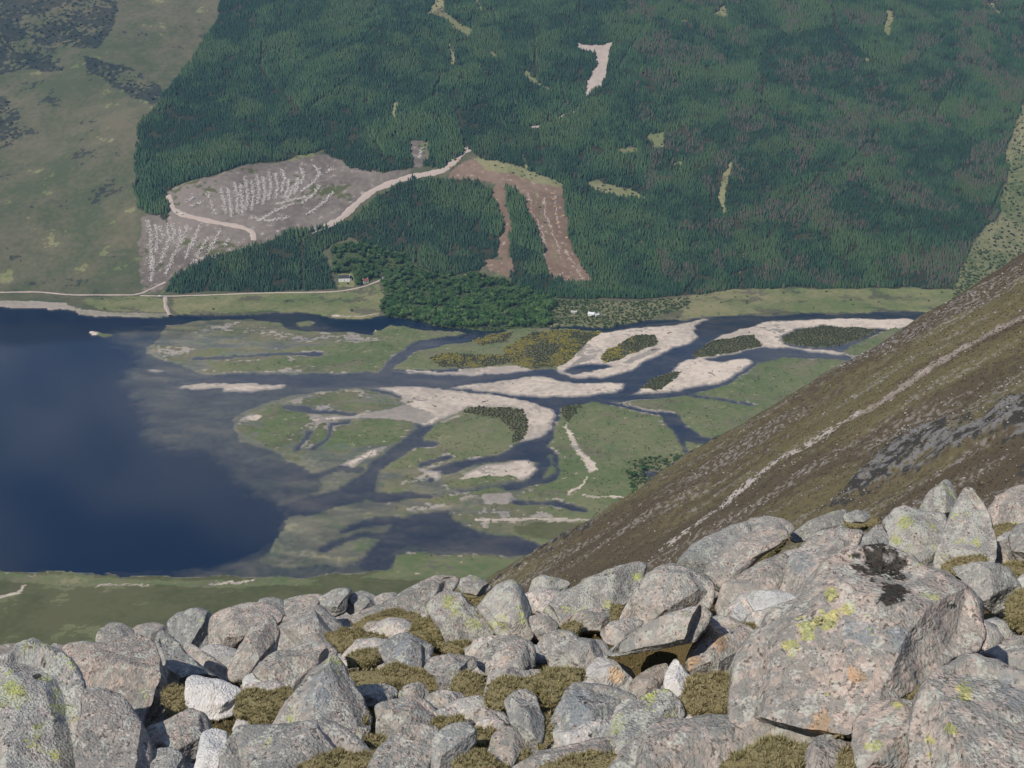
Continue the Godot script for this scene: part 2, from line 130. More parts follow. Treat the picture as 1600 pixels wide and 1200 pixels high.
const STROKES := [
	[2, 3.2, [117.2, 1543.8, 145.6, 1533, 173.1, 1516.1, 195.8, 1497.4]],
	[2, 4, [204.9, 1438, 206.2, 1409.8, 203.9, 1378.9]],
	[2, 2.5, [232.7, 1563.4, 277.6, 1552.4, 316.3, 1533]],
	[2, 4, [40.1, 1400.6, 50.4, 1386, 47.3, 1356, 53.3, 1333.8, 43.9, 1317.1, 32.8, 1310.5]],
	[2, 4.5, [3.5, 1258.2, 28.2, 1256.7, 47.9, 1256.7, 63, 1247.6, 76.5, 1238.6]],
	[2, 2.5, [-94.8, 1597.1, -51.3, 1581.2, 0, 1563.4]],
	[2, 3, [-188.9, 1590.3, -147.8, 1559]],
	[2, 4, [-226.7, 1453.5, -225, 1471.2, -206.1, 1481.2]],
	[2, 5, [-261.5, 1396.9, -253.3, 1419.1, -252.1, 1447.6]],
	[2, 4, [-239, 1400.6, -227.6, 1430.4, -226.7, 1453.5]],
	[2, 5, [-120.4, 1413.5, -93.5, 1419.1]],
	[2, 4, [-112.5, 1356, -90.7, 1368.2, -76.1, 1378.9]],
	[5, 2.5, [82.3, 1322, 78.4, 1304, 60.8, 1281.6]],
	[5, 2, [75, 1278.4, 99.4, 1269, 121.9, 1265.9]],
	[5, 2.5, [-41.2, 1218, 0, 1218, 48.1, 1219.4, 96.1, 1218]],
	[5, 4, [-490.8, 1047.6, -474, 1059.3, -472.8, 1077.3]],
	[5, 1.5, [-402.8, 1075.8, -373.6, 1081.9, -356.3, 1075.8]],
	[5, 1.5, [-292.7, 1081.9, -256.8, 1089.6]],
	[5, 2, [-279.6, 1891.5, -239.3, 1888.5, -208.6, 1900.8]],
	[13, 5, [37.3, 2489.8, 75.2, 2517.8, 113.8, 2545.5]],
	[14, 2.2, [438.1, 2254.8, 405, 2144.9, 382.6, 2067.4]],
	[14, 2, [603.8, 2822.4, 689.3, 2919.7]],
	[14, 1.8, [-335.9, 2899, -267.6, 2752.3, -207.3, 2640.3]],
	[14, 2, [220.9, 2273.1, 223.1, 2160.4, 226.4, 2068.1]],
	[13, 1.6, [25.5, 2280.3, 39.8, 2217.4, 55.6, 2155.4]],
	[13, 1.6, [72.4, 2298.6, 78, 2243.5, 83.5, 2194.1]],
	[13, 1.5, [52, 2268.8, 65.7, 2207.2, 82.5, 2121.3]],
	[13, 1.4, [89.2, 2158.6, 103.4, 2093.9, 120, 2052.4]],
	[14, 2, [37.4, 2300.2, 56.6, 2205.2, 76.5, 2103.1]],
	[2, 6, [-229.1, 1235.6, -196.8, 1253.7, -170, 1265.9]],
	[2, 4, [-235, 1322, -201.5, 1347.4, -178.1, 1338.8]],
	[2, 5, [-182.1, 1192.3, -150.5, 1213.6, -123.5, 1218]],
	[2, 4, [-197, 1154.1, -160.6, 1181.2, -134.2, 1185.3]],
	[2, 4, [-455.7, 1703.6, -384.8, 1713.9, -331.1, 1721.7, -276.3, 1724.3]],
]
const TRACKS := [
	["shore_track", "pale stony track running along the far shore below the grassy hill", 4.5, [-904.5, 2006.7, -841.1, 2005.9, -778.4, 2007.4, -721.4, 1993.3, -668.9, 1992.7, -611.3, 1992, -591.6, 2018.9, -572.2, 2036.5]],
	["lane", "grey lane passing the plantation to the white house and the bridge", 3.6, [-610.6, 1989.3, -560.7, 1986.2, -490.9, 1991.2, -419.1, 1998.4, -335.7, 2001.6, -288.9, 2004.7, -251.5, 2019.3, -228.9, 2037, -207.1, 2057.2]],
	["forest_track", "pink gravel track crossing the felled ground in a long bend", 9, [-609.3, 2226.3, -599.8, 2201.7, -585.7, 2180.5, -545.2, 2170.9, -499.8, 2163.6, -460, 2156.5, -441.9, 2139.5, -444.5, 2121.1]],
	["forest_track", "wide pink gravel track climbing from the plantation to the red felled strip", 12, [-364.9, 2147.8, -323.6, 2171.4, -298.8, 2200.9, -279.7, 2236.5, -254.2, 2273.1, -210.1, 2303.4, -164.4, 2321.5, -127.3, 2333.2, -109.3, 2357.2, -95.8, 2381.8, -77.1, 2400.6]],
	["slipway", "short pink slipway running down to the loch", 6, [-564.9, 1986.2, -553, 1938.6, -532.4, 1888.5]],
]
const WINDROWS := [
	[-633.3, 2166.6, -622.4, 2145.7, -614.6, 2106.6, -606.2, 2065.7],
	[-608.1, 2151.7, -599.4, 2134.9, -599.7, 2119.5],
	[-589.4, 2158.1, -579.2, 2139, -582.7, 2122.1],
	[-561.5, 2156.5, -562.5, 2143.4, -562.6, 2119.8],
	[-592.2, 2109.1, -591, 2086.3, -593.4, 2076.7],
	[-546.3, 2126.8, -550.3, 2106.5, -551.9, 2085.8],
	[-521.9, 2131.4, -529, 2109.1, -533.1, 2089.6],
	[-539.7, 2078.5, -520, 2089.3],
	[-573.7, 2206, -559.2, 2219],
	[-560.8, 2196.8, -542.9, 2208.9],
	[-539.3, 2232.9, -525.3, 2196.9, -516.4, 2183.7],
	[-519, 2245.4, -508.3, 2215, -500.1, 2185.8],
	[-497.9, 2268, -488, 2227.7, -479.5, 2188.5],
	[-479.2, 2278.9, -469.9, 2240.8, -467.6, 2198.2],
	[-462.6, 2296.7, -452.7, 2254.2, -450.6, 2218.1],
	[-444.1, 2311.8, -434.6, 2277.3, -433, 2236.1],
	[-423.2, 2327.3, -413.8, 2301.3, -414.1, 2262.5],
	[-393.1, 2293.3, -397.3, 2264.9, -401.9, 2240.4],
	[-389.9, 2340.6, -381, 2316.6, -383.4, 2290.5],
	[-367.6, 2351.1, -353.1, 2328, -361.1, 2297.7, -380.3, 2266.5],
	[-419.7, 2222.6, -388.4, 2241.6, -355.9, 2255.4],
	[-440.7, 2175.4, -417, 2203.8, -386.8, 2229.6],
	[-341.3, 2327.7, -331.2, 2343],
	[-167.5, 2383.4, -172.1, 2358],
	[-507.3, 2249.9, -497.1, 2215, -488.8, 2181.2],
	[-487.5, 2266.6, -477.9, 2227.5, -472.5, 2186.9],
	[-469.9, 2280.9, -460.2, 2240.6, -458, 2201.2],
	[-452.3, 2297.2, -442.6, 2258.5, -440.7, 2219.7],
	[-432.7, 2312.5, -423.2, 2282, -422.5, 2241.7],
	[-407.2, 2303.7, -404.5, 2275.9, -406.9, 2243.8],
	[-390.6, 2309.5, -388.2, 2283, -391.7, 2257.5],
	[-617.2, 2158.6, -608.3, 2129.8, -604.6, 2099.9],
	[-595.5, 2155.5, -587.4, 2129.8, -587.9, 2103.8],
	[-572.6, 2150.8, -568.5, 2122.4, -570.6, 2093],
	[-574.1, 2099.8, -575.2, 2072.2, -579.5, 2050.8],
	[-540.8, 2157.8, -543.8, 2130.9, -545.4, 2109.2],
	[-502.9, 2148.9, -509.5, 2123.1, -516.3, 2099.1],
	[-607.6, 2093.2, -602.6, 2058.5, -599.7, 2035.5],
	[-348.3, 2287.6, -356.1, 2257.4, -375.5, 2230.4],
	[-322.8, 2267.7, -336.1, 2233, -360.2, 2199.1],
	[-458.5, 2182.6, -424.1, 2176.3, -392.2, 2187.1],
	[-483.5, 2131.8, -491.4, 2112.9],
]
const BOULDERS := [
	["large rounded boulder with patchy yellow-green lichen at the bottom left corner", "l", [-2.021, 646.741, -4.374], 0.247, [-0.196, 0.278, -0.04, 0.29, -0.001, 0.291, 0.03, 0.32, 0.09, 0.319, 0.156, 0.282, 0.214, 0.229, 0.252, 0.169, 0.267, 0.104, 0.264, 0.04, 0.243, -0.024, 0.22, -0.105, 0.176, -0.362, -0.275, -0.236], [-0.1, 0.55, 0.83, 0.5, 0.75, 0.1, 0.65, 0.55], 1, 1, 1, [[-0.007, 0.092, 0.058, Color(0.8, 0.86, 0.42)], [0.062, 0.284, 0.024, Color(0.8, 0.86, 0.42)], [0.155, 0.078, 0.024, Color(0.8, 0.86, 0.42)], [0.154, -0.002, 0.026, Color(0.8, 0.86, 0.42)], [0.061, -0.058, 0.024, Color(0.8, 0.86, 0.42)], [0.128, 0.219, 0.024, Color(0.07, 0.07, 0.065)], [0.095, 0.173, 0.016, Color(0.07, 0.07, 0.065)], [0.127, 0.139, 0.018, Color(0.8, 0.86, 0.42)]]],
	["plain grey rounded boulder leaning against the big lichened one in the bottom left corner", "g", [-1.569, 646.804, -4.119], 0.139, [-0.073, 0.25, -0.005, 0.23, 0.067, 0.194, 0.101, 0.13, 0.13, 0.064, 0.142, 0.01, 0.145, -0.043, 0.114, -0.232, -0.153, -0.169, -0.116, 0.092, -0.091, 0.189], [], 1, 1, 1, []],
	["broad pale slab with a straight dark edge beside the white quartz block", "p", [-1.971, 646.197, -5.43], 0.229, [-0.262, 0.206, -0.221, 0.224, -0.163, 0.23, -0.07, 0.202, 0.027, 0.2, 0.101, 0.213, 0.156, 0.186, 0.185, 0.153, 0.201, 0.033, 0.208, -0.09, 0.205, -0.224, 0.193, -0.269, 0.098, -0.289, 0, -0.246, -0.12, -0.185, -0.204, -0.043, -0.227, 0.1], [-0.25, 0.35, 0.9, 0.3, -0.1, -0.2, 0.97, 0.42], 1, 1, 1, []],
	["small rounded stone on the skyline above the slab with the dark edge", "g", [-3.568, 643.556, -9.824], 0.138, [-0.172, 0.034, -0.134, 0.104, -0.029, 0.161, 0.082, 0.123, 0.166, 0.053, 0.193, -0.048, 0.091, -0.159, -0.178, -0.107], [], 1, 1, 1, []],
	["low grey stone on the skyline left of the dark-sided block", "p", [-3.307, 643.481, -9.955], 0.139, [-0.197, 0.086, -0.092, 0.127, 0.044, 0.14, 0.157, 0.09, 0.204, -0.008, 0.151, -0.148, -0.066, -0.142, -0.201, -0.052], [], 1, 1, 1, []],
	["wedge-shaped grey slab falling from the dark-sided block toward the quartz", "g", [-1.834, 645.89, -5.964], 0.178, [-0.116, 0.185, -0.079, 0.233, -0.025, 0.199, 0.026, 0.108, 0.111, 0.003, 0.219, -0.093, 0.141, -0.139, 0.014, -0.157, -0.089, -0.178, -0.115, -0.036], [0.1, 0.5, 0.86, 0.25], 1, 1, 1, []],
	["blocky boulder on the skyline with its whole side in dark shade", "g", [-2.435, 644.594, -8.337], 0.169, [-0.18, 0.104, -0.086, 0.165, 0.064, 0.172, 0.144, 0.13, 0.161, 0.052, 0.135, -0.09, 0.105, -0.223, -0.026, -0.202, -0.107, -0.134, -0.164, -0.016], [-0.42, 0.62, 0.66, 0.3, 0.93, -0.18, 0.33, 0.25, 0.75, -0.5, 0.43, 0.4], 1, 1, 1, []],
	["narrow rod-like stone lying below the dark-sided block", "p", [-1.825, 645.571, -6.489], 0.116, [-0.14, 0.133, -0.081, 0.136, -0.01, 0.067, 0.097, -0.029, 0.144, -0.106, 0.066, -0.136, -0.006, -0.078, -0.092, 0.032], [], 1, 1, 1, []],
	["wide flat skyline slab right of the dark-sided block", "p", [-1.869, 645.118, -7.582], 0.197, [-0.233, 0.009, -0.189, 0.109, -0.136, 0.143, -0.059, 0.151, 0.061, 0.168, 0.183, 0.161, 0.257, 0.116, 0.286, 0.034, 0.207, -0.073, 0.039, -0.16, -0.147, -0.224, -0.231, -0.164], [], 1, 1, 1, []],
	["upright tapering slab between the wide skyline slab and the white quartz lump", "p", [-1.485, 645.802, -6.309], 0.145, [-0.171, -0.114, -0.092, 0.019, 0.015, 0.165, 0.079, 0.195, 0.129, 0.158, 0.144, 0.065, 0.111, -0.048, 0.008, -0.138, -0.091, -0.186, -0.158, -0.177], [-0.6, 0.2, 0.77, 0.2, 0.75, 0, 0.66, 0.35], 1, 1, 1, []],
	["bright white quartz block with a flat top beside the pale slab", "q", [-1.477, 646.225, -5.242], 0.104, [-0.101, 0.104, -0.08, 0.123, 0.037, 0.082, 0.15, 0.023, 0.129, -0.022, 0.107, -0.106, 0.022, -0.116, -0.07, -0.087, -0.129, -0.043, -0.121, 0.034], [0, 0.85, 0.5, 0.3, -0.1, -0.1, 0.98, 0.4], 1, 1, 1, []],
	["pinkish boulder below the white quartz block, stained darker on its face", "p", [-1.379, 646.666, -4.338], 0.128, [-0.115, 0.076, -0.029, 0.089, 0.071, 0.119, 0.132, 0.081, 0.146, 0.022, 0.097, -0.044, 0.049, -0.108, -0.021, -0.138, -0.11, -0.106, -0.129, -0.001], [], 1, 1, 1, []],
	["small grey lump at the bottom edge left of the cracked quartz", "g", [-1.35, 646.743, -4.069], 0.069, [-0.055, 0.072, -0.014, 0.076, 0.036, 0.069, 0.075, 0.034, 0.076, -0.017, 0.016, -0.088, -0.07, -0.071], [], 1, 1, 1, []],
	["cracked white quartz lump at the bottom edge", "q", [-1.16, 646.818, -4.042], 0.074, [-0.028, 0.096, 0.016, 0.111, 0.064, 0.08, 0.078, 0.028, 0.059, -0.033, 0.013, -0.107, -0.086, -0.102, -0.054, 0.013], [], 1, 1, 1, []],
	["long low grey boulder at the bottom edge in front of the pyramid", "g", [-0.809, 646.98, -3.831], 0.132, [-0.249, 0.062, -0.187, 0.136, -0.12, 0.135, -0.001, 0.12, 0.121, 0.119, 0.174, 0.107, 0.215, 0.074, 0.264, 0.02, 0.298, -0.032, 0.262, -0.078, 0.195, -0.133, -0.14, -0.127, -0.265, -0.072], [-0.1, 0.8, 0.58, 0.42, 0.3, -0.1, 0.95, 0.5], 1, 1, 1, []],
	["whitish grey knob between the quartz block and the long low boulder", "q", [-1.18, 646.463, -4.711], 0.05, [-0.07, -0.021, -0.036, 0.034, 0.012, 0.047, 0.06, 0.031, 0.052, -0.023, -0.007, -0.056], [], 0.72, 1, 1, []],
	["flat-topped grey boulder with sloping front behind the moss of the left half", "g", [-1.356, 645.267, -7.322], 0.159, [-0.223, 0.02, -0.177, 0.059, -0.071, 0.127, 0.086, 0.164, 0.136, 0.115, 0.21, 0.034, 0.257, -0.052, 0.156, -0.09, 0.029, -0.134, -0.091, -0.16, -0.176, -0.128, -0.224, -0.052], [-0.1, 0.75, 0.65, 0.3, 0.6, 0, 0.8, 0.3], 1, 1, 1, []],
	["small pale skyline stone at the left end of the pale skyline slab", "g", [-2.08, 644.063, -9.5], 0.107, [-0.14, 0.003, -0.093, 0.105, 0.021, 0.11, 0.114, 0.071, 0.162, -0.032, 0.03, -0.122, -0.11, -0.106], [], 1, 1, 1, []],
	["pale skyline slab just left of the hook-nosed stone", "p", [-1.834, 644.047, -9.577], 0.116, [-0.226, 0.009, -0.153, 0.07, 0.009, 0.1, 0.18, 0.094, 0.244, 0.02, 0.199, -0.046, -0.018, -0.112, -0.178, -0.12], [], 1, 1, 1, []],
	["hook-nosed grey stone on the skyline above the moss", "g", [-1.533, 644.091, -9.59], 0.122, [-0.152, 0.039, -0.016, 0.102, 0.099, 0.109, 0.16, 0.076, 0.104, 0.001, 0.086, -0.102, -0.031, -0.142, -0.108, -0.086], [], 1, 1, 1, []],
	["rounded skyline stone right of the hook-nosed one", "g", [-1.316, 644.016, -9.676], 0.109, [-0.159, -0.032, -0.083, 0.098, 0.005, 0.115, 0.118, 0.067, 0.161, -0.005, 0.104, -0.094, -0.094, -0.111], [], 1, 1, 1, []],
	["tiny skyline stone between the rounded stone and the long ridge boulder", "g", [-1.074, 644.186, -9.472], 0.06, [-0.112, 0.018, -0.02, 0.058, 0.082, 0.052, 0.126, 0.01, 0.043, -0.057, -0.082, -0.068], [], 1, 1, 1, []],
	["very long smooth boulder rising to the skyline left of the mossy hollow", "p", [-0.78, 644.842, -8.337], 0.194, [-0.468, -0.065, -0.318, -0.019, -0.192, 0.017, -0.039, 0.093, 0.089, 0.161, 0.216, 0.205, 0.343, 0.204, 0.407, 0.171, 0.342, 0.075, 0.238, -0.009, 0.164, -0.097, 0.001, -0.169, -0.199, -0.186, -0.386, -0.155], [-0.3, 0.75, 0.6, 0.25, 0.1, -0.1, 0.99, 0.5], 1, 1, 1, []],
	["small oval stone at the left end of the long smooth boulder", "g", [-1.5, 643.606, -10.068], 0.093, [-0.156, 0.058, -0.051, 0.098, 0.052, 0.084, 0.156, 0.004, 0.127, -0.091, -0.02, -0.105, -0.131, -0.037], [], 1, 1, 1, []],
	["low dome of stone surrounded by moss below the long smooth boulder", "p", [-0.907, 645.144, -7.501], 0.066, [-0.142, 0.004, -0.08, 0.067, -0.003, 0.071, 0.1, 0.033, 0.167, -0.011, 0.05, -0.072, -0.086, -0.063], [], 1, 1, 1, []],
	["pale boulder with a lime lichen face in the middle of the mossy hollow", "l", [-0.28, 645.895, -6.44], 0.162, [-0.223, 0.078, -0.187, 0.153, -0.108, 0.186, -0.018, 0.169, 0.028, 0.11, 0.097, 0.059, 0.194, -0.009, 0.266, -0.077, 0.242, -0.135, 0.132, -0.157, -0.004, -0.162, -0.101, -0.127, -0.139, -0.055, -0.177, 0], [-0.35, 0.45, 0.82, 0.28, 0.45, 0.35, 0.82, 0.3, 0.1, -0.5, 0.86, 0.5], 1, 1, 1, [[-0.049, 0.079, 0.034, Color(0.8, 0.86, 0.42)], [0.047, -0.008, 0.034, Color(0.8, 0.86, 0.42)], [-0.093, 0.117, 0.038, Color(0.8, 0.86, 0.42)]]],
	["low skyline stone behind the mossy hollow", "p", [-0.332, 644.294, -9.519], 0.087, [-0.156, 0.04, -0.025, 0.093, 0.089, 0.052, 0.173, -0.024, 0.058, -0.095, -0.112, -0.061], [], 1, 1, 1, []],
	["pointed boulder with a grey shaded side right of the lime lichen boulder", "l", [-0.02, 646, -6.382], 0.163, [-0.191, 0.021, -0.133, 0.089, -0.076, 0.141, -0.017, 0.179, 0.033, 0.19, 0.068, 0.152, 0.129, 0.028, 0.151, -0.122, 0.105, -0.184, 0.021, -0.192, -0.075, -0.122], [-0.55, 0.35, 0.76, 0.25, 0.85, 0.05, 0.52, 0.2], 1, 1, 1, []],
	["lumpy pinkish boulder below the pointed one", "p", [-0.026, 646.471, -5.228], 0.1, [-0.159, 0.012, -0.127, 0.049, -0.069, 0.087, 0.028, 0.102, 0.124, 0.071, 0.149, 0.018, 0.13, -0.066, 0.027, -0.11, -0.069, -0.099, -0.139, -0.055], [], 1, 1, 1, []],
	["blue-grey block with a white quartz corner in the middle of the moss", "g", [-0.554, 646.175, -5.695], 0.107, [-0.148, 0.038, -0.059, 0.102, 0.011, 0.105, 0.09, 0.06, 0.148, 0.029, 0.135, -0.022, 0.098, -0.083, 0.03, -0.124, -0.056, -0.097, -0.123, -0.034], [-0.2, 0.6, 0.77, 0.3, 0.5, 0.1, 0.86, 0.35], 1, 1, 1, [[-0.017, 0.004, 0.054, Color(0.62, 0.68, 0.73)]]],
	["white quartz cap on the blue-grey block in the moss", "q", [-0.51, 645.895, -6.189], 0.033, [-0.074, 0.021, -0.028, 0.034, 0.031, 0.009, 0.068, -0.016, 0.045, -0.039, -0.019, -0.02], [], 0.9, 0.5, 1, [[-0.109, -0.034, 0.058, Color(0.62, 0.68, 0.73)]]],
	["jagged grey stone with a thin upright fin beside the moss", "g", [-0.291, 646.517, -5.058], 0.089, [-0.127, 0.005, -0.086, 0.055, -0.001, 0.071, 0.133, 0.051, 0.122, -0.003, 0.028, -0.033, 0.007, -0.121, -0.036, -0.12, -0.072, -0.03], [], 1, 1, 1, []],
	["thin pink flake lying on the moss beside the blue-grey block", "p", [-0.684, 646.007, -5.828], 0.034, [-0.064, -0.01, 0.038, 0.033, 0.059, 0.011, -0.022, -0.036], [], 1, 0.4, 1, [[0.1, 0.062, 0.055, Color(0.62, 0.68, 0.73)]]],
	["steep pyramid boulder with a bright lime lichen tip", "g", [-0.804, 646.672, -4.567], 0.169, [-0.234, -0.076, -0.157, 0.035, -0.061, 0.135, 0.023, 0.197, 0.066, 0.207, 0.093, 0.176, 0.122, 0.103, 0.154, 0.031, 0.197, -0.082, 0.176, -0.134, 0.084, -0.154, -0.084, -0.136, -0.194, -0.119], [-0.42, 0.42, 0.8, 0.22, 0.72, 0.25, 0.65, 0.24, 0.15, 0.1, 0.98, 0.42], 1, 1, 1, [[0.049, 0.191, 0.027, Color(0.8, 0.86, 0.42)], [-0.016, 0.033, 0.055, Color(0.62, 0.68, 0.73)]]],
	["bulky boulder behind the pyramid with a dark mossy underside", "p", [-1.11, 646.145, -5.625], 0.13, [-0.243, 0, -0.136, 0.078, -0.008, 0.098, 0.079, 0.119, 0.165, 0.11, 0.216, 0.053, 0.189, -0.019, 0.089, -0.111, -0.027, -0.15, -0.131, -0.086, -0.213, -0.048], [-0.2, 0.75, 0.63, 0.28, 0.1, -0.2, 0.97, 0.4], 1, 1, 1, []],
	["white quartz lump left of the pyramid", "q", [-1.275, 646.068, -5.586], 0.066, [-0.128, 0.04, -0.051, 0.064, 0.075, 0.055, 0.115, 0.002, 0.102, -0.061, 0.039, -0.082, -0.06, -0.047, -0.116, -0.018], [-0.2, 0.7, 0.68, 0.35, 0.5, 0, 0.86, 0.4], 1, 1, 1, []],
	["flat grey-white slab between the pyramid and the small block", "g", [-0.629, 646.463, -4.935], 0.053, [-0.104, 0.037, -0.049, 0.048, 0.043, 0.047, 0.109, 0.013, 0.1, -0.03, 0.007, -0.056, -0.069, -0.057], [], 1, 1, 1, []],
	["small loaf-shaped stone right of the flat grey-white slab", "p", [-0.447, 646.488, -4.903], 0.041, [-0.077, 0.011, -0.015, 0.043, 0.046, 0.04, 0.075, -0.003, 0.049, -0.041, -0.024, -0.043, -0.066, -0.028], [], 1, 1, 1, []],
	["square pink block with a cream corner at the bottom centre left", "p", [-0.434, 646.808, -4.3], 0.089, [-0.12, 0.055, -0.039, 0.076, 0.05, 0.084, 0.103, 0.055, 0.154, -0.013, 0.093, -0.061, 0.017, -0.079, -0.077, -0.096, -0.117, -0.071], [-0.1, 0.8, 0.59, 0.3, -0.35, -0.1, 0.93, 0.3, 0.6, -0.1, 0.79, 0.35], 1, 1, 1, []],
	["pale pink flat-faced stone right of the square pink block", "p", [-0.262, 646.73, -4.491], 0.062, [-0.107, 0.033, -0.056, 0.063, 0.055, 0.046, 0.082, -0.009, 0.086, -0.072, 0.005, -0.069, -0.064, -0.025], [], 1, 1, 1, []],
	["small pink wedge under the right foot of the pyramid", "p", [-0.624, 646.712, -4.318], 0.033, [-0.052, 0.017, -0.003, 0.031, 0.04, 0.019, 0.034, -0.03, -0.012, -0.037], [], 1, 1, 1, []],
	["broad speckled boulder at the bottom edge below the square pink block", "p", [-0.369, 647.133, -3.614], 0.126, [-0.151, -0.063, -0.093, 0.049, -0.026, 0.107, 0.002, 0.132, 0.044, 0.129, 0.112, 0.107, 0.142, 0.056, 0.116, -0.02, 0.066, -0.113, -0.126, -0.124], [-0.4, 0.5, 0.77, 0.3, 0.3, 0.1, 0.95, 0.45], 1, 1, 1, []],
	["smooth grey-crested boulder beside the broad speckled one at the bottom edge", "g", [-0.22, 647.16, -3.641], 0.083, [-0.066, 0.04, -0.024, 0.071, 0.011, 0.088, 0.069, 0.09, 0.099, 0.062, 0.095, 0.018, 0.038, -0.035, -0.023, -0.11, -0.079, -0.136], [], 1, 1, 1, []],
	["low pink slab between the moss pads at bottom centre", "p", [-0.086, 646.852, -4.227], 0.046, [-0.083, 0.026, -0.038, 0.046, 0.055, 0.027, 0.086, -0.019, 0.022, -0.051, -0.049, -0.034], [], 1, 1, 1, []],
	["thin upright flake with a pale edge left of the elongated stone", "g", [-0.037, 646.713, -4.676], 0.076, [-0.092, -0.092, -0.069, 0.03, -0.034, 0.055, 0.039, 0.063, 0.126, 0.043, 0.102, -0.001, 0.015, -0.026, -0.043, -0.099], [-0.7, 0.2, 0.68, 0.2], 1, 1, 1, []],
	["rounded pink stone at the bottom edge left of the elongated stone", "p", [-0.012, 647.119, -3.699], 0.074, [-0.082, -0.029, -0.058, 0.045, -0.018, 0.077, 0.031, 0.081, 0.073, 0.041, 0.068, -0.053, 0.012, -0.082, -0.058, -0.073], [], 1, 1, 1, []],
	["narrow elongated stone standing on end at bottom centre", "g", [0.052, 647.156, -3.814], 0.071, [-0.083, 0.062, -0.048, 0.104, -0.002, 0.113, 0.037, 0.081, 0.066, 0.001, 0.066, -0.042, 0.037, -0.142, 0.011, -0.157, -0.022, -0.075, -0.059, -0.008], [-0.6, 0.2, 0.77, 0.25, 0.7, 0.2, 0.68, 0.3], 1, 1, 1, []],
	["blue-grey boulder with the shade of two holes painted near its foot", "g", [0.275, 647.153, -3.843], 0.119, [-0.156, -0.075, -0.125, 0.009, -0.084, 0.085, -0.049, 0.115, 0.024, 0.118, 0.102, 0.105, 0.179, 0.073, 0.159, 0.014, 0.105, -0.051, 0.053, -0.091, -0.005, -0.126, -0.089, -0.14, -0.142, -0.127], [-0.2, 0.65, 0.73, 0.32, -0.15, -0.1, 0.98, 0.4, 0.6, 0.2, 0.77, 0.45], 1, 1, 1, [[-0.117, -0.069, 0.009, Color(0.07, 0.07, 0.065)], [-0.002, -0.069, 0.016, Color(0.07, 0.07, 0.065)], [-0.124, -0.087, 0.007, Color(0.07, 0.07, 0.065)], [-0.044, 0.017, 0.056, Color(0.62, 0.68, 0.73)]]],  # black spots at the foot paint the darkness inside holes; none are cut
	["grey boulder with a lime lichen spot right of the one with painted holes", "l", [0.47, 647.195, -3.769], 0.102, [-0.142, -0.065, -0.092, 0.018, -0.019, 0.074, 0.038, 0.108, 0.085, 0.109, 0.122, 0.073, 0.143, 0.022, 0.091, -0.023, 0.016, -0.078, -0.057, -0.116, -0.128, -0.107], [-0.25, 0.6, 0.76, 0.3, 0.35, 0, 0.94, 0.4], 1, 1, 1, [[-0.094, -0.011, 0.027, Color(0.8, 0.86, 0.42)], [0.086, 0.009, 0.02, Color(0.8, 0.86, 0.42)]]],
	["long undulating pinkish boulder along the bottom edge under the moss pad", "p", [0.548, 647.405, -3.342], 0.115, [-0.264, -0.133, -0.197, -0.026, -0.148, 0.02, -0.098, 0.074, -0.046, 0.092, 0.007, 0.088, 0.083, 0.112, 0.163, 0.116, 0.21, 0.096, 0.269, 0.061, 0.23, 0.012, 0.13, -0.049, 0.068, -0.062, -0.015, -0.075, -0.137, -0.131, -0.219, -0.162], [-0.1, 0.75, 0.65, 0.4, 0.1, -0.1, 0.99, 0.5], 1, 1, 1, []],
	["low flat stone in front of the blue-grey boulder with painted holes", "p", [0.208, 647.194, -3.571], 0.065, [-0.226, -0.057, -0.104, 0.012, -0.025, 0.028, 0.081, 0.062, 0.149, 0.065, 0.202, 0.045, 0.18, 0.005, 0.078, -0.017, -0.034, -0.038, -0.146, -0.082], [], 1, 1, 1, []],
	["small upright white quartz shard beside the moss pad", "q", [0.654, 647.024, -4.228], 0.058, [-0.057, 0.007, -0.047, 0.051, -0.018, 0.097, 0.012, 0.069, 0.027, 0.04, 0.056, 0.022, 0.064, -0.025, 0.045, -0.06, 0.006, -0.097, -0.027, -0.061, -0.055, -0.025], [-0.6, 0.3, 0.74, 0.25, 0.6, 0.2, 0.77, 0.3], 1, 1, 1, []],
	["rusty white quartz stone left of the dark hollow", "q", [0.413, 646.786, -4.614], 0.072, [-0.12, -0.041, -0.102, 0.013, -0.047, 0.08, 0.024, 0.067, 0.088, 0.037, 0.117, 0.002, 0.091, -0.066, 0.029, -0.069, -0.057, -0.062], [], 0.7, 1, 1, [[0.025, 0.006, 0.027, Color(0.92, 0.7, 0.5)]]],
	["tan stone in front of the dark hollow beside the quartz shard", "p", [0.564, 646.926, -4.367], 0.075, [-0.098, -0.022, -0.047, 0.035, 0.005, 0.065, 0.058, 0.085, 0.081, 0.045, 0.079, -0.015, 0.006, -0.072, -0.058, -0.082], [], 1, 1, 1, []],
	["long pink slab roofing the dark hollow", "p", [0.626, 647.109, -4.456], 0.099, [-0.251, -0.117, -0.187, -0.051, -0.109, 0.007, -0.004, 0.074, 0.102, 0.111, 0.156, 0.112, 0.189, 0.083, 0.165, 0.028, 0.125, -0.033, 0.029, -0.053, -0.063, -0.079, -0.17, -0.108], [-0.25, 0.75, 0.6, 0.2, -0.1, -0.2, 0.97, 0.45], 1, 1, 6, []],
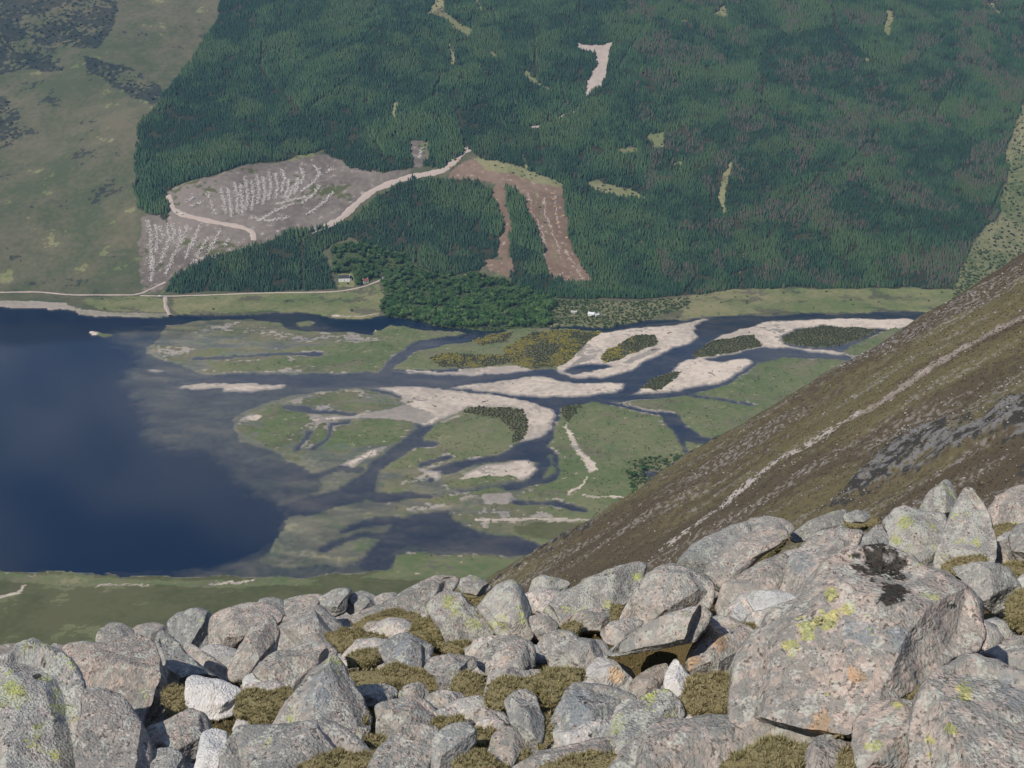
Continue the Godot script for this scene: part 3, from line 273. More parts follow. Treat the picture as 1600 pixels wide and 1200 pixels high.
	["block with rusty orange stains right of the dark hollow", "o", [0.877, 646.962, -4.554], 0.135, [-0.14, -0.062, -0.119, 0.027, -0.089, 0.107, -0.017, 0.141, 0.054, 0.127, 0.125, 0.093, 0.178, 0.079, 0.154, 0.017, 0.106, -0.035, 0.083, -0.103, 0.012, -0.14, -0.064, -0.155, -0.125, -0.149], [-0.35, 0.2, 0.91, 0.25, 0.25, 0.65, 0.72, 0.35, 0.6, -0.1, 0.79, 0.45], 1, 1, 1, [[-0.05, 0.059, 0.04, Color(0.92, 0.7, 0.5)], [-0.009, 0.037, 0.029, Color(0.92, 0.7, 0.5)], [-0.109, -0.053, 0.021, Color(0.92, 0.7, 0.5)]]],
	["mottled boulder left of the long pink slab", "g", [0.275, 646.666, -4.96], 0.112, [-0.166, 0.029, -0.131, 0.084, -0.061, 0.107, 0, 0.1, 0.031, 0.071, 0.138, 0.068, 0.175, 0.025, 0.157, -0.022, 0.11, -0.062, 0.035, -0.116, -0.046, -0.132, -0.096, -0.088, -0.116, -0.024], [], 1, 1, 1, []],
	["smooth pale stone tucked above the mottled boulder", "p", [0.564, 646.344, -5.656], 0.067, [-0.111, -0.019, -0.055, 0.039, 0.03, 0.067, 0.123, 0.055, 0.088, -0.009, -0.026, -0.081, -0.084, -0.073], [], 1, 1, 1, []],
	["oval stone with a bulging end below the long ridge of the middle skyline", "p", [0.447, 646.026, -6.253], 0.065, [-0.188, -0.038, -0.125, 0.019, -0.031, 0.06, 0.082, 0.071, 0.143, 0.048, 0.133, -0.017, 0.074, -0.068, -0.054, -0.065], [], 1, 1, 1, []],
	["big flat-faced boulder on the middle skyline with a steep dark crack at its end", "p", [0.86, 646.289, -6.082], 0.17, [-0.263, -0.155, -0.216, -0.033, -0.167, 0.069, -0.08, 0.147, 0.01, 0.182, 0.139, 0.148, 0.231, 0.108, 0.262, 0.064, 0.244, -0.019, 0.204, -0.081, 0.069, -0.118, -0.02, -0.149, -0.116, -0.187, -0.206, -0.202], [-0.2, 0.5, 0.84, 0.25, 0.3, 0, 0.95, 0.35, -0.7, 0.1, 0.7, 0.45], 1, 1, 1, []],
	["long leaning boulder on the middle skyline left of the big flat-faced one", "l", [0.512, 645.99, -6.592], 0.183, [-0.323, -0.107, -0.216, 0.003, -0.118, 0.045, -0.021, 0.108, 0.097, 0.159, 0.214, 0.202, 0.301, 0.198, 0.268, 0.088, 0.208, -0.022, 0.134, -0.067, 0.045, -0.113, -0.072, -0.16, -0.189, -0.208, -0.281, -0.182], [-0.4, 0.7, 0.6, 0.22, 0.1, -0.1, 0.99, 0.4], 1, 1, 1, [[0.257, 0.108, 0.023, Color(0.8, 0.86, 0.42)]]],
	["lichened skyline stone right of the pointed boulder", "l", [0.291, 644.538, -9.064], 0.114, [-0.165, -0.077, -0.129, 0.074, -0.048, 0.113, 0.077, 0.088, 0.197, 0.053, 0.133, -0.06, -0.029, -0.133], [], 1, 1, 1, []],
	["dark little skyline stone left of the leaning boulder", "g", [0.71, 644.022, -9.993], 0.075, [-0.126, -0.064, -0.081, 0.048, 0.037, 0.082, 0.122, 0.032, 0.065, -0.076], [], 1, 1, 1, []],
	["small wedge of pink stone below the grey side of the pointed boulder", "p", [0.176, 646.06, -6.135], 0.078, [-0.087, 0.047, 0.01, 0.074, 0.093, 0.01, 0.063, -0.046, -0.014, -0.095, -0.063, -0.028], [], 1, 1, 1, []],
	["small pale stone at the edge of the moss below the lumpy boulder", "p", [0.1, 646.593, -4.874], 0.042, [-0.068, 0.005, -0.014, 0.044, 0.035, 0.038, 0.068, -0.018, 0.017, -0.045, -0.049, -0.033], [], 1, 1, 1, []],
	["giant pinkish boulder with black lichen blotches and lime lichen on its flank", "G", [1.139, 647.579, -3.664], 0.329, [-0.376, -0.148, -0.357, -0.071, -0.32, -0.007, -0.271, 0.052, -0.201, 0.124, -0.149, 0.2, -0.111, 0.273, -0.053, 0.327, 0.07, 0.361, 0.159, 0.343, 0.271, 0.291, 0.36, 0.245, 0.402, 0.197, 0.422, 0.081, 0.397, 0.036, 0.301, -0.004, 0.255, -0.064, 0.188, -0.128, 0.141, -0.183, 0.073, -0.25, -0.004, -0.328, -0.106, -0.385, -0.2, -0.419, -0.289, -0.419, -0.339, -0.361, -0.368, -0.245], [-0.45, 0.3, 0.84, 0.3, 0.05, 0.78, 0.62, 0.36, 0.28, 0.12, 0.95, 0.3], 1, 1, 1, [[0.056, 0.305, 0.056, Color(0.07, 0.07, 0.065)], [0.117, 0.277, 0.039, Color(0.07, 0.07, 0.065)], [-0.023, 0.307, 0.022, Color(0.07, 0.07, 0.065)], [0.112, 0.19, 0.037, Color(0.07, 0.07, 0.065)], [0.312, 0.175, 0.009, Color(0.07, 0.07, 0.065)], [-0.094, 0.061, 0.037, Color(0.8, 0.86, 0.42)], [-0.131, 0.016, 0.03, Color(0.8, 0.86, 0.42)], [-0.178, -0.04, 0.026, Color(0.8, 0.86, 0.42)], [-0.022, 0.12, 0.024, Color(0.8, 0.86, 0.42)], [-0.079, 0.15, 0.017, Color(0.8, 0.86, 0.42)], [-0.052, -0.263, 0.034, Color(0.92, 0.7, 0.5)], [0.023, -0.091, 0.026, Color(0.92, 0.7, 0.5)], [0.029, 0.038, 0.047, Color(0.62, 0.68, 0.73)], [0.143, 0.035, 0.034, Color(0.62, 0.68, 0.73)]]],
	["great rounded boulder filling the bottom right corner", "G", [1.325, 647.758, -2.939], 0.195, [-0.209, -0.019, -0.206, 0.038, -0.185, 0.109, -0.149, 0.165, -0.109, 0.197, -0.066, 0.211, -0.013, 0.21, 0.051, 0.198, 0.143, 0.161, 0.213, 0.032, 0.206, -0.145, -0.126, -0.237, -0.184, -0.132], [-0.1, 0.55, 0.83, 0.5], 1, 1, 1, [[-0.134, -0.05, 0.014, Color(0.8, 0.86, 0.42)], [-0.073, 0.101, 0.021, Color(0.8, 0.86, 0.42)], [-0.134, -0.082, 0.011, Color(0.8, 0.86, 0.42)], [0.041, 0.133, 0.036, Color(0.62, 0.68, 0.73)], [-0.089, -0.008, 0.011, Color(0.8, 0.86, 0.42)]]],
	["egg-shaped boulder left of the great rounded one in the corner", "G", [1.118, 647.589, -3.129], 0.101, [-0.107, 0.034, -0.084, 0.084, -0.04, 0.116, 0.006, 0.135, 0.063, 0.135, 0.089, 0.084, 0.098, 0.008, 0.098, -0.055, 0.059, -0.126, -0.051, -0.157, -0.101, -0.034], [], 1, 1, 1, [[-0.039, -0.02, 0.017, Color(0.8, 0.86, 0.42)], [0.014, 0.108, 0.013, Color(0.8, 0.86, 0.42)], [0.011, -0.056, 0.027, Color(0.62, 0.68, 0.73)]]],
	["small blunt boulder at the bottom edge left of the egg-shaped one", "p", [0.954, 647.499, -3.15], 0.079, [-0.072, -0.087, -0.067, 0.024, -0.046, 0.066, -0.005, 0.084, 0.031, 0.076, 0.076, 0.065, 0.068, 0.013, 0.061, -0.072], [0, 0.8, 0.6, 0.35, 0.5, 0, 0.86, 0.4], 1, 1, 1, [[0.124, 0.07, 0.017, Color(0.8, 0.86, 0.42)], [0.182, 0.198, 0.014, Color(0.8, 0.86, 0.42)], [0.174, 0.033, 0.027, Color(0.62, 0.68, 0.73)]]],
	["overhanging angular block at the right with a black shadowed underside", "g", [2.074, 647.116, -4.813], 0.114, [-0.173, 0.04, -0.065, 0.094, 0.059, 0.088, 0.133, 0.005, 0.097, -0.076, 0.037, -0.124, -0.031, -0.095, -0.067, -0.036, -0.125, 0.001], [0, 0.88, 0.47, 0.15, 0.2, -0.7, 0.68, 0.2], 1, 1, 0.6, []],
	["smooth pink boulder on the skyline at the right edge", "p", [3.625, 645.747, -8.07], 0.191, [-0.245, -0.034, -0.189, 0.096, -0.111, 0.173, 0.015, 0.22, 0.153, 0.185, 0.245, 0.011, 0.205, -0.152, -0.072, -0.218, -0.212, -0.184], [], 1, 1, 1, []],
	["rounded grey boulder at the right edge below the skyline one", "g", [2.921, 646.477, -6.318], 0.123, [-0.141, 0.019, -0.1, 0.095, -0.034, 0.127, 0.093, 0.097, 0.14, -0.091, -0.026, -0.143, -0.102, -0.068], [], 1, 1, 1, []],
	["small pink square stone beside the tall pointed boulder", "p", [2.866, 646.304, -6.539], 0.072, [-0.078, 0.04, 0.008, 0.081, 0.072, -0.005, 0.049, -0.073, -0.023, -0.08], [], 1, 1, 1, []],
	["tall pointed boulder standing on the skyline at the right", "l", [2.613, 646.432, -6.491], 0.175, [-0.156, -0.205, -0.144, -0.033, -0.122, 0.068, -0.08, 0.21, -0.054, 0.287, -0.007, 0.291, 0.058, 0.214, 0.118, 0.122, 0.166, -0.018, 0.169, -0.143, 0.037, -0.222, -0.094, -0.256], [-0.6, 0.3, 0.74, 0.25, 0.65, 0.3, 0.7, 0.28, 0, 0.1, 0.99, 0.45], 1, 1, 1, []],
	["sharp-tipped dark green boulder just left of the tall pointed one", "l", [3.574, 645.072, -9.537], 0.167, [-0.168, -0.092, -0.108, 0.063, -0.039, 0.141, 0.014, 0.222, 0.062, 0.185, 0.128, 0.084, 0.162, -0.056, 0.029, -0.169, -0.119, -0.176], [-0.4, 0.3, 0.86, 0.25, 0.75, 0.1, 0.65, 0.3], 1, 1, 1, []],
	["broad lime-spotted boulder below the sharp-tipped one", "l", [2.48, 646.211, -6.892], 0.197, [-0.225, 0.058, -0.17, 0.149, -0.103, 0.18, -0.001, 0.155, 0.133, 0.165, 0.176, 0.043, 0.169, -0.09, 0.192, -0.205, 0.044, -0.199, -0.057, -0.173, -0.143, -0.111, -0.184, -0.017], [-0.3, 0.5, 0.81, 0.35, 0.3, 0, 0.95, 0.45], 1, 1, 1, [[-0.084, 0.059, 0.039, Color(0.8, 0.86, 0.42)], [0.14, -0.081, 0.031, Color(0.8, 0.86, 0.42)], [-0.127, -0.047, 0.023, Color(0.8, 0.86, 0.42)]]],
	["sloping grey boulder between the giant boulder and the skyline moss", "g", [2.523, 645.611, -7.881], 0.138, [-0.232, -0.18, -0.149, -0.035, -0.067, 0.044, 0.012, 0.139, 0.099, 0.161, 0.154, 0.076, 0.175, -0.037, 0.037, -0.078, -0.094, -0.118, -0.186, -0.183], [], 1, 1, 1, []],
	["pink sloping boulder with a blue-grey lichen shield above the quartz stones", "p", [1.613, 646.553, -5.954], 0.21, [-0.194, -0.205, -0.157, -0.026, -0.091, 0.089, -0.013, 0.18, 0.087, 0.217, 0.145, 0.218, 0.231, 0.218, 0.216, 0.129, 0.16, 0.062, 0.106, -0.018, 0.067, -0.111, -0.009, -0.217, -0.107, -0.27, -0.177, -0.272], [-0.35, 0.5, 0.79, 0.3, 0.5, 0.2, 0.84, 0.35], 1, 1, 1, [[-0.064, 0.011, 0.054, Color(0.62, 0.68, 0.73)]]],
	["grey-topped slab at the left end of the right skyline", "g", [1.437, 645.384, -8.149], 0.223, [-0.272, -0.195, -0.21, -0.048, -0.121, 0.058, -0.006, 0.13, 0.132, 0.213, 0.248, 0.256, 0.295, 0.198, 0.253, 0.099, 0.123, -0.019, -0.011, -0.161, -0.1, -0.258, -0.219, -0.268], [-0.45, 0.7, 0.55, 0.22, 0.2, -0.2, 0.96, 0.4], 1, 1, 1, []],
	["pink inclined slab right behind the grey-topped slab", "p", [1.43, 645.965, -7.052], 0.211, [-0.275, -0.218, -0.184, -0.049, -0.068, 0.056, 0.028, 0.161, 0.167, 0.228, 0.3, 0.208, 0.257, 0.121, 0.121, 0.017, 0.008, -0.121, -0.107, -0.245, -0.2, -0.269], [-0.4, 0.7, 0.59, 0.22], 1, 1, 1, []],
	["flat grey stone on the skyline above the brown moss bank", "g", [2.071, 644.963, -9.279], 0.107, [-0.239, -0.027, -0.114, 0.084, 0.045, 0.117, 0.181, 0.093, 0.249, 0.035, 0.171, -0.055, -0.016, -0.122, -0.177, -0.121], [], 1, 1, 1, []],
	["sloping pink boulder below the brown moss bank", "p", [1.287, 646.462, -5.875], 0.177, [-0.206, -0.123, -0.158, 0.006, -0.076, 0.074, 0.039, 0.156, 0.139, 0.212, 0.189, 0.148, 0.159, -0.006, 0.061, -0.112, -0.071, -0.195, -0.176, -0.185], [-0.4, 0.55, 0.73, 0.28, 0.3, 0, 0.95, 0.4], 1, 1, 1, []],
	["long grey stone along the skyline between the flat stone and the moss", "g", [2.595, 644.863, -9.53], 0.134, [-0.259, -0.12, -0.114, 0.023, 0.083, 0.131, 0.188, 0.166, 0.238, 0.106, 0.151, -0.007, -0.029, -0.115, -0.204, -0.174], [], 1, 1, 1, []],
	["small round stone under the long grey skyline stone", "g", [2.772, 644.862, -9.478], 0.08, [-0.109, -0.024, -0.038, 0.075, 0.06, 0.072, 0.108, -0.019, -0.019, -0.097], [], 1, 1, 1, []],
	["thin flat stone behind the skyline moss", "g", [2.739, 645.22, -9.024], 0.051, [-0.11, 0.001, -0.003, 0.057, 0.123, 0.027, 0.059, -0.044, -0.083, -0.058], [], 1, 1, 1, []],
	["small white quartz cube beside the moss above the giant boulder's shoulder", "q", [1.191, 646.454, -5.63], 0.06, [-0.068, -0.014, -0.049, 0.039, 0, 0.064, 0.056, 0.023, 0.064, -0.036, -0.007, -0.066], [-0.3, 0.7, 0.65, 0.25, 0.7, 0, 0.71, 0.3], 1, 1, 1, []],
	["knobbly white and pink quartz slab leaning on the giant boulder", "q", [1.343, 646.543, -5.561], 0.085, [-0.162, 0.019, -0.127, 0.07, -0.061, 0.071, 0.045, 0.071, 0.14, 0.04, 0.164, -0.009, 0.069, -0.09, -0.029, -0.091, -0.117, -0.041], [], 0.85, 1, 1, []],
	["pink flake under the right foot of the giant boulder", "p", [1.601, 647.31, -3.943], 0.065, [-0.168, -0.108, -0.082, -0.019, -0.005, 0.046, 0.022, 0.068, 0.067, 0.071, 0.161, 0.055, 0.121, 0.018, 0.031, 0.003, -0.032, -0.044, -0.095, -0.092], [], 1, 0.6, 1, []],
	["pale slab at the right edge above the corner boulder", "g", [1.875, 647.278, -4.032], 0.049, [-0.123, -0.015, -0.066, 0.031, 0.053, 0.057, 0.119, 0.004, 0.036, -0.051, -0.07, -0.05], [], 1, 1, 1, []],
	["small white stone in the gravel pocket under the overhanging block", "q", [2.02, 647.044, -4.561], 0.024, [-0.021, 0, -0.003, 0.032, 0.024, 0.013, 0.011, -0.025, -0.014, -0.031], [], 0.8, 1, 1, []],
	["pale pink splinter in the gravel pocket at the right edge", "p", [2.011, 647.145, -4.333], 0.027, [-0.069, -0.02, -0.018, 0.022, 0.047, 0.034, 0.053, -0.002, -0.009, -0.035], [], 1, 1, 1, []],
	["tan pebble-shaped stone between the giant boulder and the gravel pocket", "p", [1.947, 647.075, -4.486], 0.026, [-0.028, 0.001, -0.013, 0.037, 0.02, 0.025, 0.027, -0.022, -0.006, -0.042], [], 1, 1, 1, []],
	["little round grey stone beside the moss pad left of the giant boulder", "p", [0.828, 647.143, -3.893], 0.042, [-0.045, -0.004, -0.031, 0.029, 0.006, 0.045, 0.037, 0.025, 0.045, -0.023, -0.006, -0.045, -0.035, -0.034], [], 1, 1, 1, []],
	["small pebble perched on top of the lichened corner boulder", "g", [-4.19, 643.694, -9.564], 0.039, [-0.05, 0.03, -0.014, 0.045, 0.027, 0.024, 0.064, -0.019, 0.016, -0.047, -0.047, -0.02], [], 1, 1, 1, []],
	["grey stone seen behind the lichened corner boulder at the left edge", "p", [-4.553, 643.399, -9.773], 0.112, [-0.222, 0.031, -0.098, 0.11, 0.044, 0.112, 0.179, 0.068, 0.212, -0.075, 0.032, -0.13, -0.184, -0.076], [], 1, 1, 1, []],
	["little twin stone on the skyline right of the lichened corner boulder", "g", [-4.042, 643.513, -9.687], 0.08, [-0.069, 0.051, -0.03, 0.09, 0.027, 0.054, 0.075, 0.031, 0.073, -0.061, -0.011, -0.088, -0.071, -0.035], [], 1, 1, 1, []],
]
const MOSS := [
	["small olive moss pad in the notch beside the lichened corner boulder", [-2.601, 645.332, -6.672], 0.068, [-0.054, 0.076, 0.024, 0.068, 0.074, 0.029, 0.043, -0.079, -0.064, -0.056]],
	["moss strip in the dark gutter left of the white quartz block", [-1.635, 646.234, -5.192], 0.053, [-0.045, 0.068, 0.061, 0.058, 0.044, -0.034, -0.009, -0.087, -0.047, -0.058]],
	["round olive moss pad left of the pyramid boulder", [-1.133, 646.489, -4.811], 0.078, [-0.105, 0.067, -0.016, 0.075, 0.116, 0.046, 0.12, -0.007, 0.044, -0.084, -0.029, -0.08, -0.107, -0.029]],
	["wide moss bank below the flat-topped grey boulder", [-0.947, 645.647, -6.612], 0.068, [-0.189, 0.061, -0.061, 0.07, 0.178, 0.024, 0.207, -0.029, 0.133, -0.059, -0.068, -0.066, -0.165, -0.012]],
	["moss bank under the edge of the very long smooth boulder", [-0.845, 645.141, -7.623], 0.074, [-0.299, -0.031, -0.135, 0.049, 0.05, 0.07, 0.21, 0.038, 0.184, -0.042, 0.067, -0.08, -0.093, -0.034]],
	["moss hump against the lime lichen boulder", [-0.495, 645.776, -6.527], 0.088, [-0.136, -0.012, -0.039, 0.07, 0.081, 0.096, 0.11, 0.017, 0.076, -0.074, -0.083, -0.075]],
	["sunlit moss hollow on the skyline beside the low skyline stone", [-0.346, 643.916, -10.012], 0.116, [-0.21, 0.045, -0.029, 0.1, 0.181, 0.061, 0.149, -0.032, 0.028, -0.136, -0.121, -0.045]],
	["moss apron below the foot of the lime lichen boulder", [-0.27, 646.091, -5.871], 0.036, [-0.15, 0.037, -0.006, 0.027, 0.137, 0.03, 0.082, -0.042, -0.079, -0.031]],
	["moss patch left of the blue-grey block", [-0.809, 645.993, -5.919], 0.056, [-0.101, 0.02, 0.081, 0.053, 0.115, 0.004, 0.003, -0.048, -0.087, -0.048]],
	["broad moss bed in front of the blue-grey block", [-0.546, 646.419, -5.118], 0.061, [-0.236, 0.054, -0.064, 0.038, 0, 0.065, 0.141, 0.025, 0.218, -0.025, 0.184, -0.069, -0.004, -0.039, -0.192, -0.022]],
	["moss clump growing on the front of the pyramid boulder", [-0.74, 646.657, -4.507], 0.059, [-0.118, 0, -0.073, 0.06, 0.039, 0.058, 0.107, 0.01, 0.125, -0.046, 0.004, -0.056, -0.106, -0.034]],
	["square moss pad left of the thin upright flake", [-0.185, 646.653, -4.728], 0.057, [-0.071, 0.038, -0.012, 0.059, 0.067, 0.035, 0.059, -0.056, -0.014, -0.054, -0.066, -0.025]],
	["moss cushion behind the narrow elongated stone", [-0.004, 646.847, -4.423], 0.066, [-0.092, 0.025, 0.004, 0.052, 0.142, 0.052, 0.114, 0.004, 0.004, -0.033, -0.037, -0.08, -0.1, -0.059]],
	["little moss tuft on the square pink block's right corner", [-0.294, 646.802, -4.257], 0.026, [-0.069, -0.008, 0.012, 0.027, 0.057, 0.005, 0.011, -0.024]],
	["moss in the gap right of the smooth grey-crested boulder", [-0.109, 647.015, -3.9], 0.04, [-0.034, 0.029, 0.052, 0.032, 0.039, -0.008, -0.023, -0.047, -0.04, -0.023]],
	["moss patch on the bottom edge right of the smooth grey-crested boulder", [-0.11, 647.174, -3.524], 0.06, [-0.099, 0.021, 0.003, 0.066, 0.036, 0.033, 0.092, 0.011, 0.114, -0.032, -0.066, -0.05]],
	["brown moss on the bottom edge in front of the long low grey boulder", [-0.632, 647.006, -3.737], 0.058, [-0.139, 0.033, -0.008, 0.047, 0.123, 0.044, 0.157, 0.013, 0.081, -0.049, -0.131, -0.043]],
	["moss wedge between the pyramid foot and the broad speckled boulder", [-0.524, 646.864, -4.059], 0.033, [-0.044, 0.027, 0.033, 0.026, 0.043, -0.017, -0.022, -0.036]],
	["moss strip running up to the rusty white quartz stone", [0.184, 646.964, -4.294], 0.086, [-0.099, 0.027, 0.02, 0.055, 0.105, 0.07, 0.087, 0.013, 0.009, -0.053, -0.017, -0.104, -0.071, -0.029]],
	["tiny moss spot beside the oval stone", [0.335, 646.067, -6.111], 0.03, [-0.07, 0.01, 0.023, 0.03, 0.068, 0.01, 0.024, -0.031, -0.051, -0.019]],
	["tiny moss spot left of the big flat-faced boulder", [0.597, 646.053, -6.29], 0.031, [-0.034, 0.041, 0.031, 0.045, 0.026, -0.037, -0.019, -0.058]],
	["moss fringe under the big flat-faced boulder", [0.821, 646.169, -6.081], 0.032, [-0.074, -0.005, 0.027, 0.031, 0.092, 0.036, 0.029, -0.015, -0.061, -0.04]],
	["large dark moss pad beside the upright quartz shard", [0.727, 647.195, -3.909], 0.079, [-0.091, 0.052, 0.088, 0.082, 0.109, 0.009, 0.061, -0.054, -0.045, -0.089, -0.101, -0.049]],
	["moss tuft above the small white quartz cube", [1.271, 646.205, -6.178], 0.045, [-0.067, -0.007, -0.006, 0.051, 0.069, 0.033, 0.038, -0.036, -0.053, -0.046]],
	["golden brown moss bank on the sloping pink slab", [1.748, 645.512, -7.917], 0.139, [-0.182, -0.178, -0.104, 0.003, 0.048, 0.121, 0.207, 0.147, 0.103, 0.015, -0.026, -0.105]],
	["moss strip on the skyline behind the long grey stone", [2.872, 645.003, -9.336], 0.061, [-0.138, 0.012, -0.01, 0.057, 0.133, 0.061, 0.13, -0.005, 0.004, -0.066, -0.12, -0.056]],
	["moss patch between the tall pointed boulder and the right edge boulders", [3.344, 645.81, -7.683], 0.063, [-0.085, 0.018, 0.076, 0.077, 0.081, -0.008, -0.028, -0.075, -0.075, -0.052]],
	["moss strip below the tall pointed boulder", [2.47, 646.46, -6.122], 0.056, [-0.11, -0.02, -0.024, 0.033, 0.116, 0.074, 0.1, 0.013, -0.012, -0.045, -0.084, -0.08]],
	["moss patch at the right edge above the overhanging block", [2.582, 646.672, -5.701], 0.048, [-0.114, -0.001, 0.023, 0.048, 0.091, 0.022, 0.038, -0.047, -0.044, -0.034]],
	["bright green moss beside the overhanging block at the right edge", [2.118, 647.179, -4.507], 0.086, [-0.09, 0.013, -0.037, 0.085, 0.065, 0.081, 0.086, -0.05, -0.009, -0.091, -0.079, -0.056]],
	["long moss gutter between the giant boulder and the egg-shaped boulder", [1.228, 647.549, -3.405], 0.111, [-0.173, -0.142, -0.1, -0.064, 0.008, 0.048, 0.112, 0.11, 0.104, 0.067, 0.056, -0.007, -0.063, -0.035, -0.116, -0.098, -0.148, -0.168]],
	["dark grassy moss on the bottom edge below the giant boulder", [0.809, 647.481, -3.173], 0.067, [-0.048, 0.055, 0.081, 0.067, 0.137, 0.095, 0.101, 0.06, 0.086, 0.01, 0.081, -0.045, -0.105, -0.075, -0.093, 0.011]],
	["moss between the small blunt boulder and the egg-shaped one", [1, 647.521, -3.114], 0.029, [-0.031, 0.035, 0.015, 0.054, 0.03, 0.008, 0.017, -0.048, -0.017, -0.054]],
	["moss pad on the bottom edge below the blue-grey boulder with painted holes", [0.228, 647.266, -3.416], 0.045, [-0.14, -0.002, -0.021, 0.038, 0.088, 0.049, 0.143, 0.041, 0.09, -0.029, -0.127, -0.049]],
	["moss in the crack left of the blue-grey boulder with painted holes", [0.117, 647.135, -3.773], 0.032, [-0.034, 0.003, 0.015, 0.073, 0.032, 0.05, 0.016, -0.041, -0.014, -0.075]],
	["moss thread on the pink flake under the giant boulder", [1.793, 647.184, -4.177], 0.019, [-0.067, -0.003, 0.002, 0.02, 0.071, -0.002, -0.016, -0.017]],
	["moss at the bottom edge left of the dark grassy patch", [0.72, 647.431, -3.236], 0.055, [-0.068, -0.012, 0.029, 0.05, 0.069, 0.065, 0.035, -0.018, -0.043, -0.058]],
	["moss speck under the knobbly quartz slab", [1.15, 646.555, -5.348], 0.02, [-0.074, 0.005, 0.021, 0.025, 0.071, -0.011, -0.024, -0.021]],
	["moss around the foot of the narrow elongated stone", [0.018, 647.115, -3.696], 0.048, [-0.024, 0.058, 0.028, 0.029, 0.051, -0.043, -0.019, -0.043, -0.047, 0.013]],
	["moss strip under the pale pink flat-faced stone", [-0.227, 646.823, -4.237], 0.026, [-0.056, 0.029, 0.024, 0.022, 0.063, -0.025, -0.03, -0.022]],
	["dark moss between the white quartz lump and the pyramid", [-1.105, 646.268, -5.201], 0.039, [-0.061, 0.02, 0.02, 0.032, 0.055, -0.004, -0.002, -0.043]],
]

var rng := RandomNumberGenerator.new()
var names := {}

# ---------------------------------------------------------------- helpers
func numbered(called: String) -> String:
	if not names.has(called):
		names[called] = 0
		return called
	names[called] += 1
	return "%s_%03d" % [called, names[called]]

func tag(o: Node, label := "", category := "", group := "", kind := "") -> void:
	if label: o.set_meta("label", label)
	if category: o.set_meta("category", category)
	if group: o.set_meta("group", group)
	if kind: o.set_meta("kind", kind)

func put(called: String, mesh: Mesh, mat: Material, parent: Node = self) -> MeshInstance3D:
	var o := MeshInstance3D.new()
	o.name = numbered(called) if parent == self else called
	o.mesh = mesh
	o.material_override = mat
	parent.add_child(o, true)
	return o

func base(called: String, at: Vector3, turn := 0.0) -> Node3D:
	var o := Node3D.new()
	o.name = numbered(called)
	add_child(o)
	o.position = at
	o.rotation.y = turn
	return o

func lin(r: float, g: float, b: float) -> Color:
	return Color(r, g, b).linear_to_srgb()

func mat(c: Color, rough := 0.9, spec := 0.3) -> StandardMaterial3D:
	var m := StandardMaterial3D.new()
	m.albedo_color = c
	m.roughness = rough
	m.metallic_specular = spec
	return m

func noise(freq: float, s: int, octaves := 4, type := FastNoiseLite.TYPE_SIMPLEX_SMOOTH) -> FastNoiseLite:
	var n := FastNoiseLite.new()
	n.seed = s
	n.noise_type = type
	n.frequency = freq
	n.fractal_octaves = octaves
	if octaves == 1: n.fractal_type = FastNoiseLite.FRACTAL_NONE
	return n

func noise_bytes(n: FastNoiseLite, size: int) -> PackedByteArray:
	var im := n.get_seamless_image(size, size)
	im.convert(Image.FORMAT_L8)
	return im.get_data()

func grid_mesh(nx: int, nz: int, verts: PackedVector3Array, uvs: PackedVector2Array, colors := PackedColorArray()) -> ArrayMesh:
	var norm := PackedVector3Array()
	norm.resize(verts.size())
	for j in nz:
		for i in nx:
			var a := verts[j * nx + maxi(i - 1, 0)]
			var b := verts[j * nx + mini(i + 1, nx - 1)]
			var c := verts[maxi(j - 1, 0) * nx + i]
			var d := verts[mini(j + 1, nz - 1) * nx + i]
			norm[j * nx + i] = (b - a).cross(d - c).normalized()
			if norm[j * nx + i].y < 0: norm[j * nx + i] = -norm[j * nx + i]
	var idx := PackedInt32Array()
	idx.resize((nx - 1) * (nz - 1) * 6)
	var k := 0
	for j in nz - 1:
		for i in nx - 1:
			var p := j * nx + i
			idx[k] = p; idx[k + 1] = p + nx; idx[k + 2] = p + 1
			idx[k + 3] = p + 1; idx[k + 4] = p + nx; idx[k + 5] = p + nx + 1
			k += 6
	var arr := []
	arr.resize(Mesh.ARRAY_MAX)
	arr[Mesh.ARRAY_VERTEX] = verts
	arr[Mesh.ARRAY_NORMAL] = norm
	arr[Mesh.ARRAY_TEX_UV] = uvs
	if colors.size(): arr[Mesh.ARRAY_COLOR] = colors
	arr[Mesh.ARRAY_INDEX] = idx
	var m := ArrayMesh.new()
	m.add_surface_from_arrays(Mesh.PRIMITIVE_TRIANGLES, arr)
	return m

# ---------------------------------------------------------------- the shape of the land
func hill(x: float, d: float) -> float:
	var t := d - 1985.0 - 15.0 * sin(x / 210.0 + .6)
	var h := 0.0 if t <= 0.0 else (.4 * t * t / 160.0 if t < 80.0 else .4 * (t - 40.0))
	var k := smoothstep(20.0, 260.0, t)
	return h + k * (9.0 * sin(x / 92.0 + d / 160.0) + 15.0 * sin(x / 255.0 - d / 230.0 + 1.0) + 5.0 * sin(x / 47.0 - d / 75.0))

func near_bank(d: float) -> float:
	return 22.1 + .665 * (930.0 - d) if d < 930.0 else maxf(0.0, .13 * (1100.0 - d))

func land(x: float, d: float) -> float:
	return 1.0 + hill(x, d) + near_bank(d)

func on_land(p: Vector2, lift := 0.0) -> Vector3:
	return Vector3(p.x, land(p.x, p.y) + lift, -p.y)

func scree(x: float, d: float) -> float:
	return 648.35 - .293 * d + .17 * x - .0165 * d * d

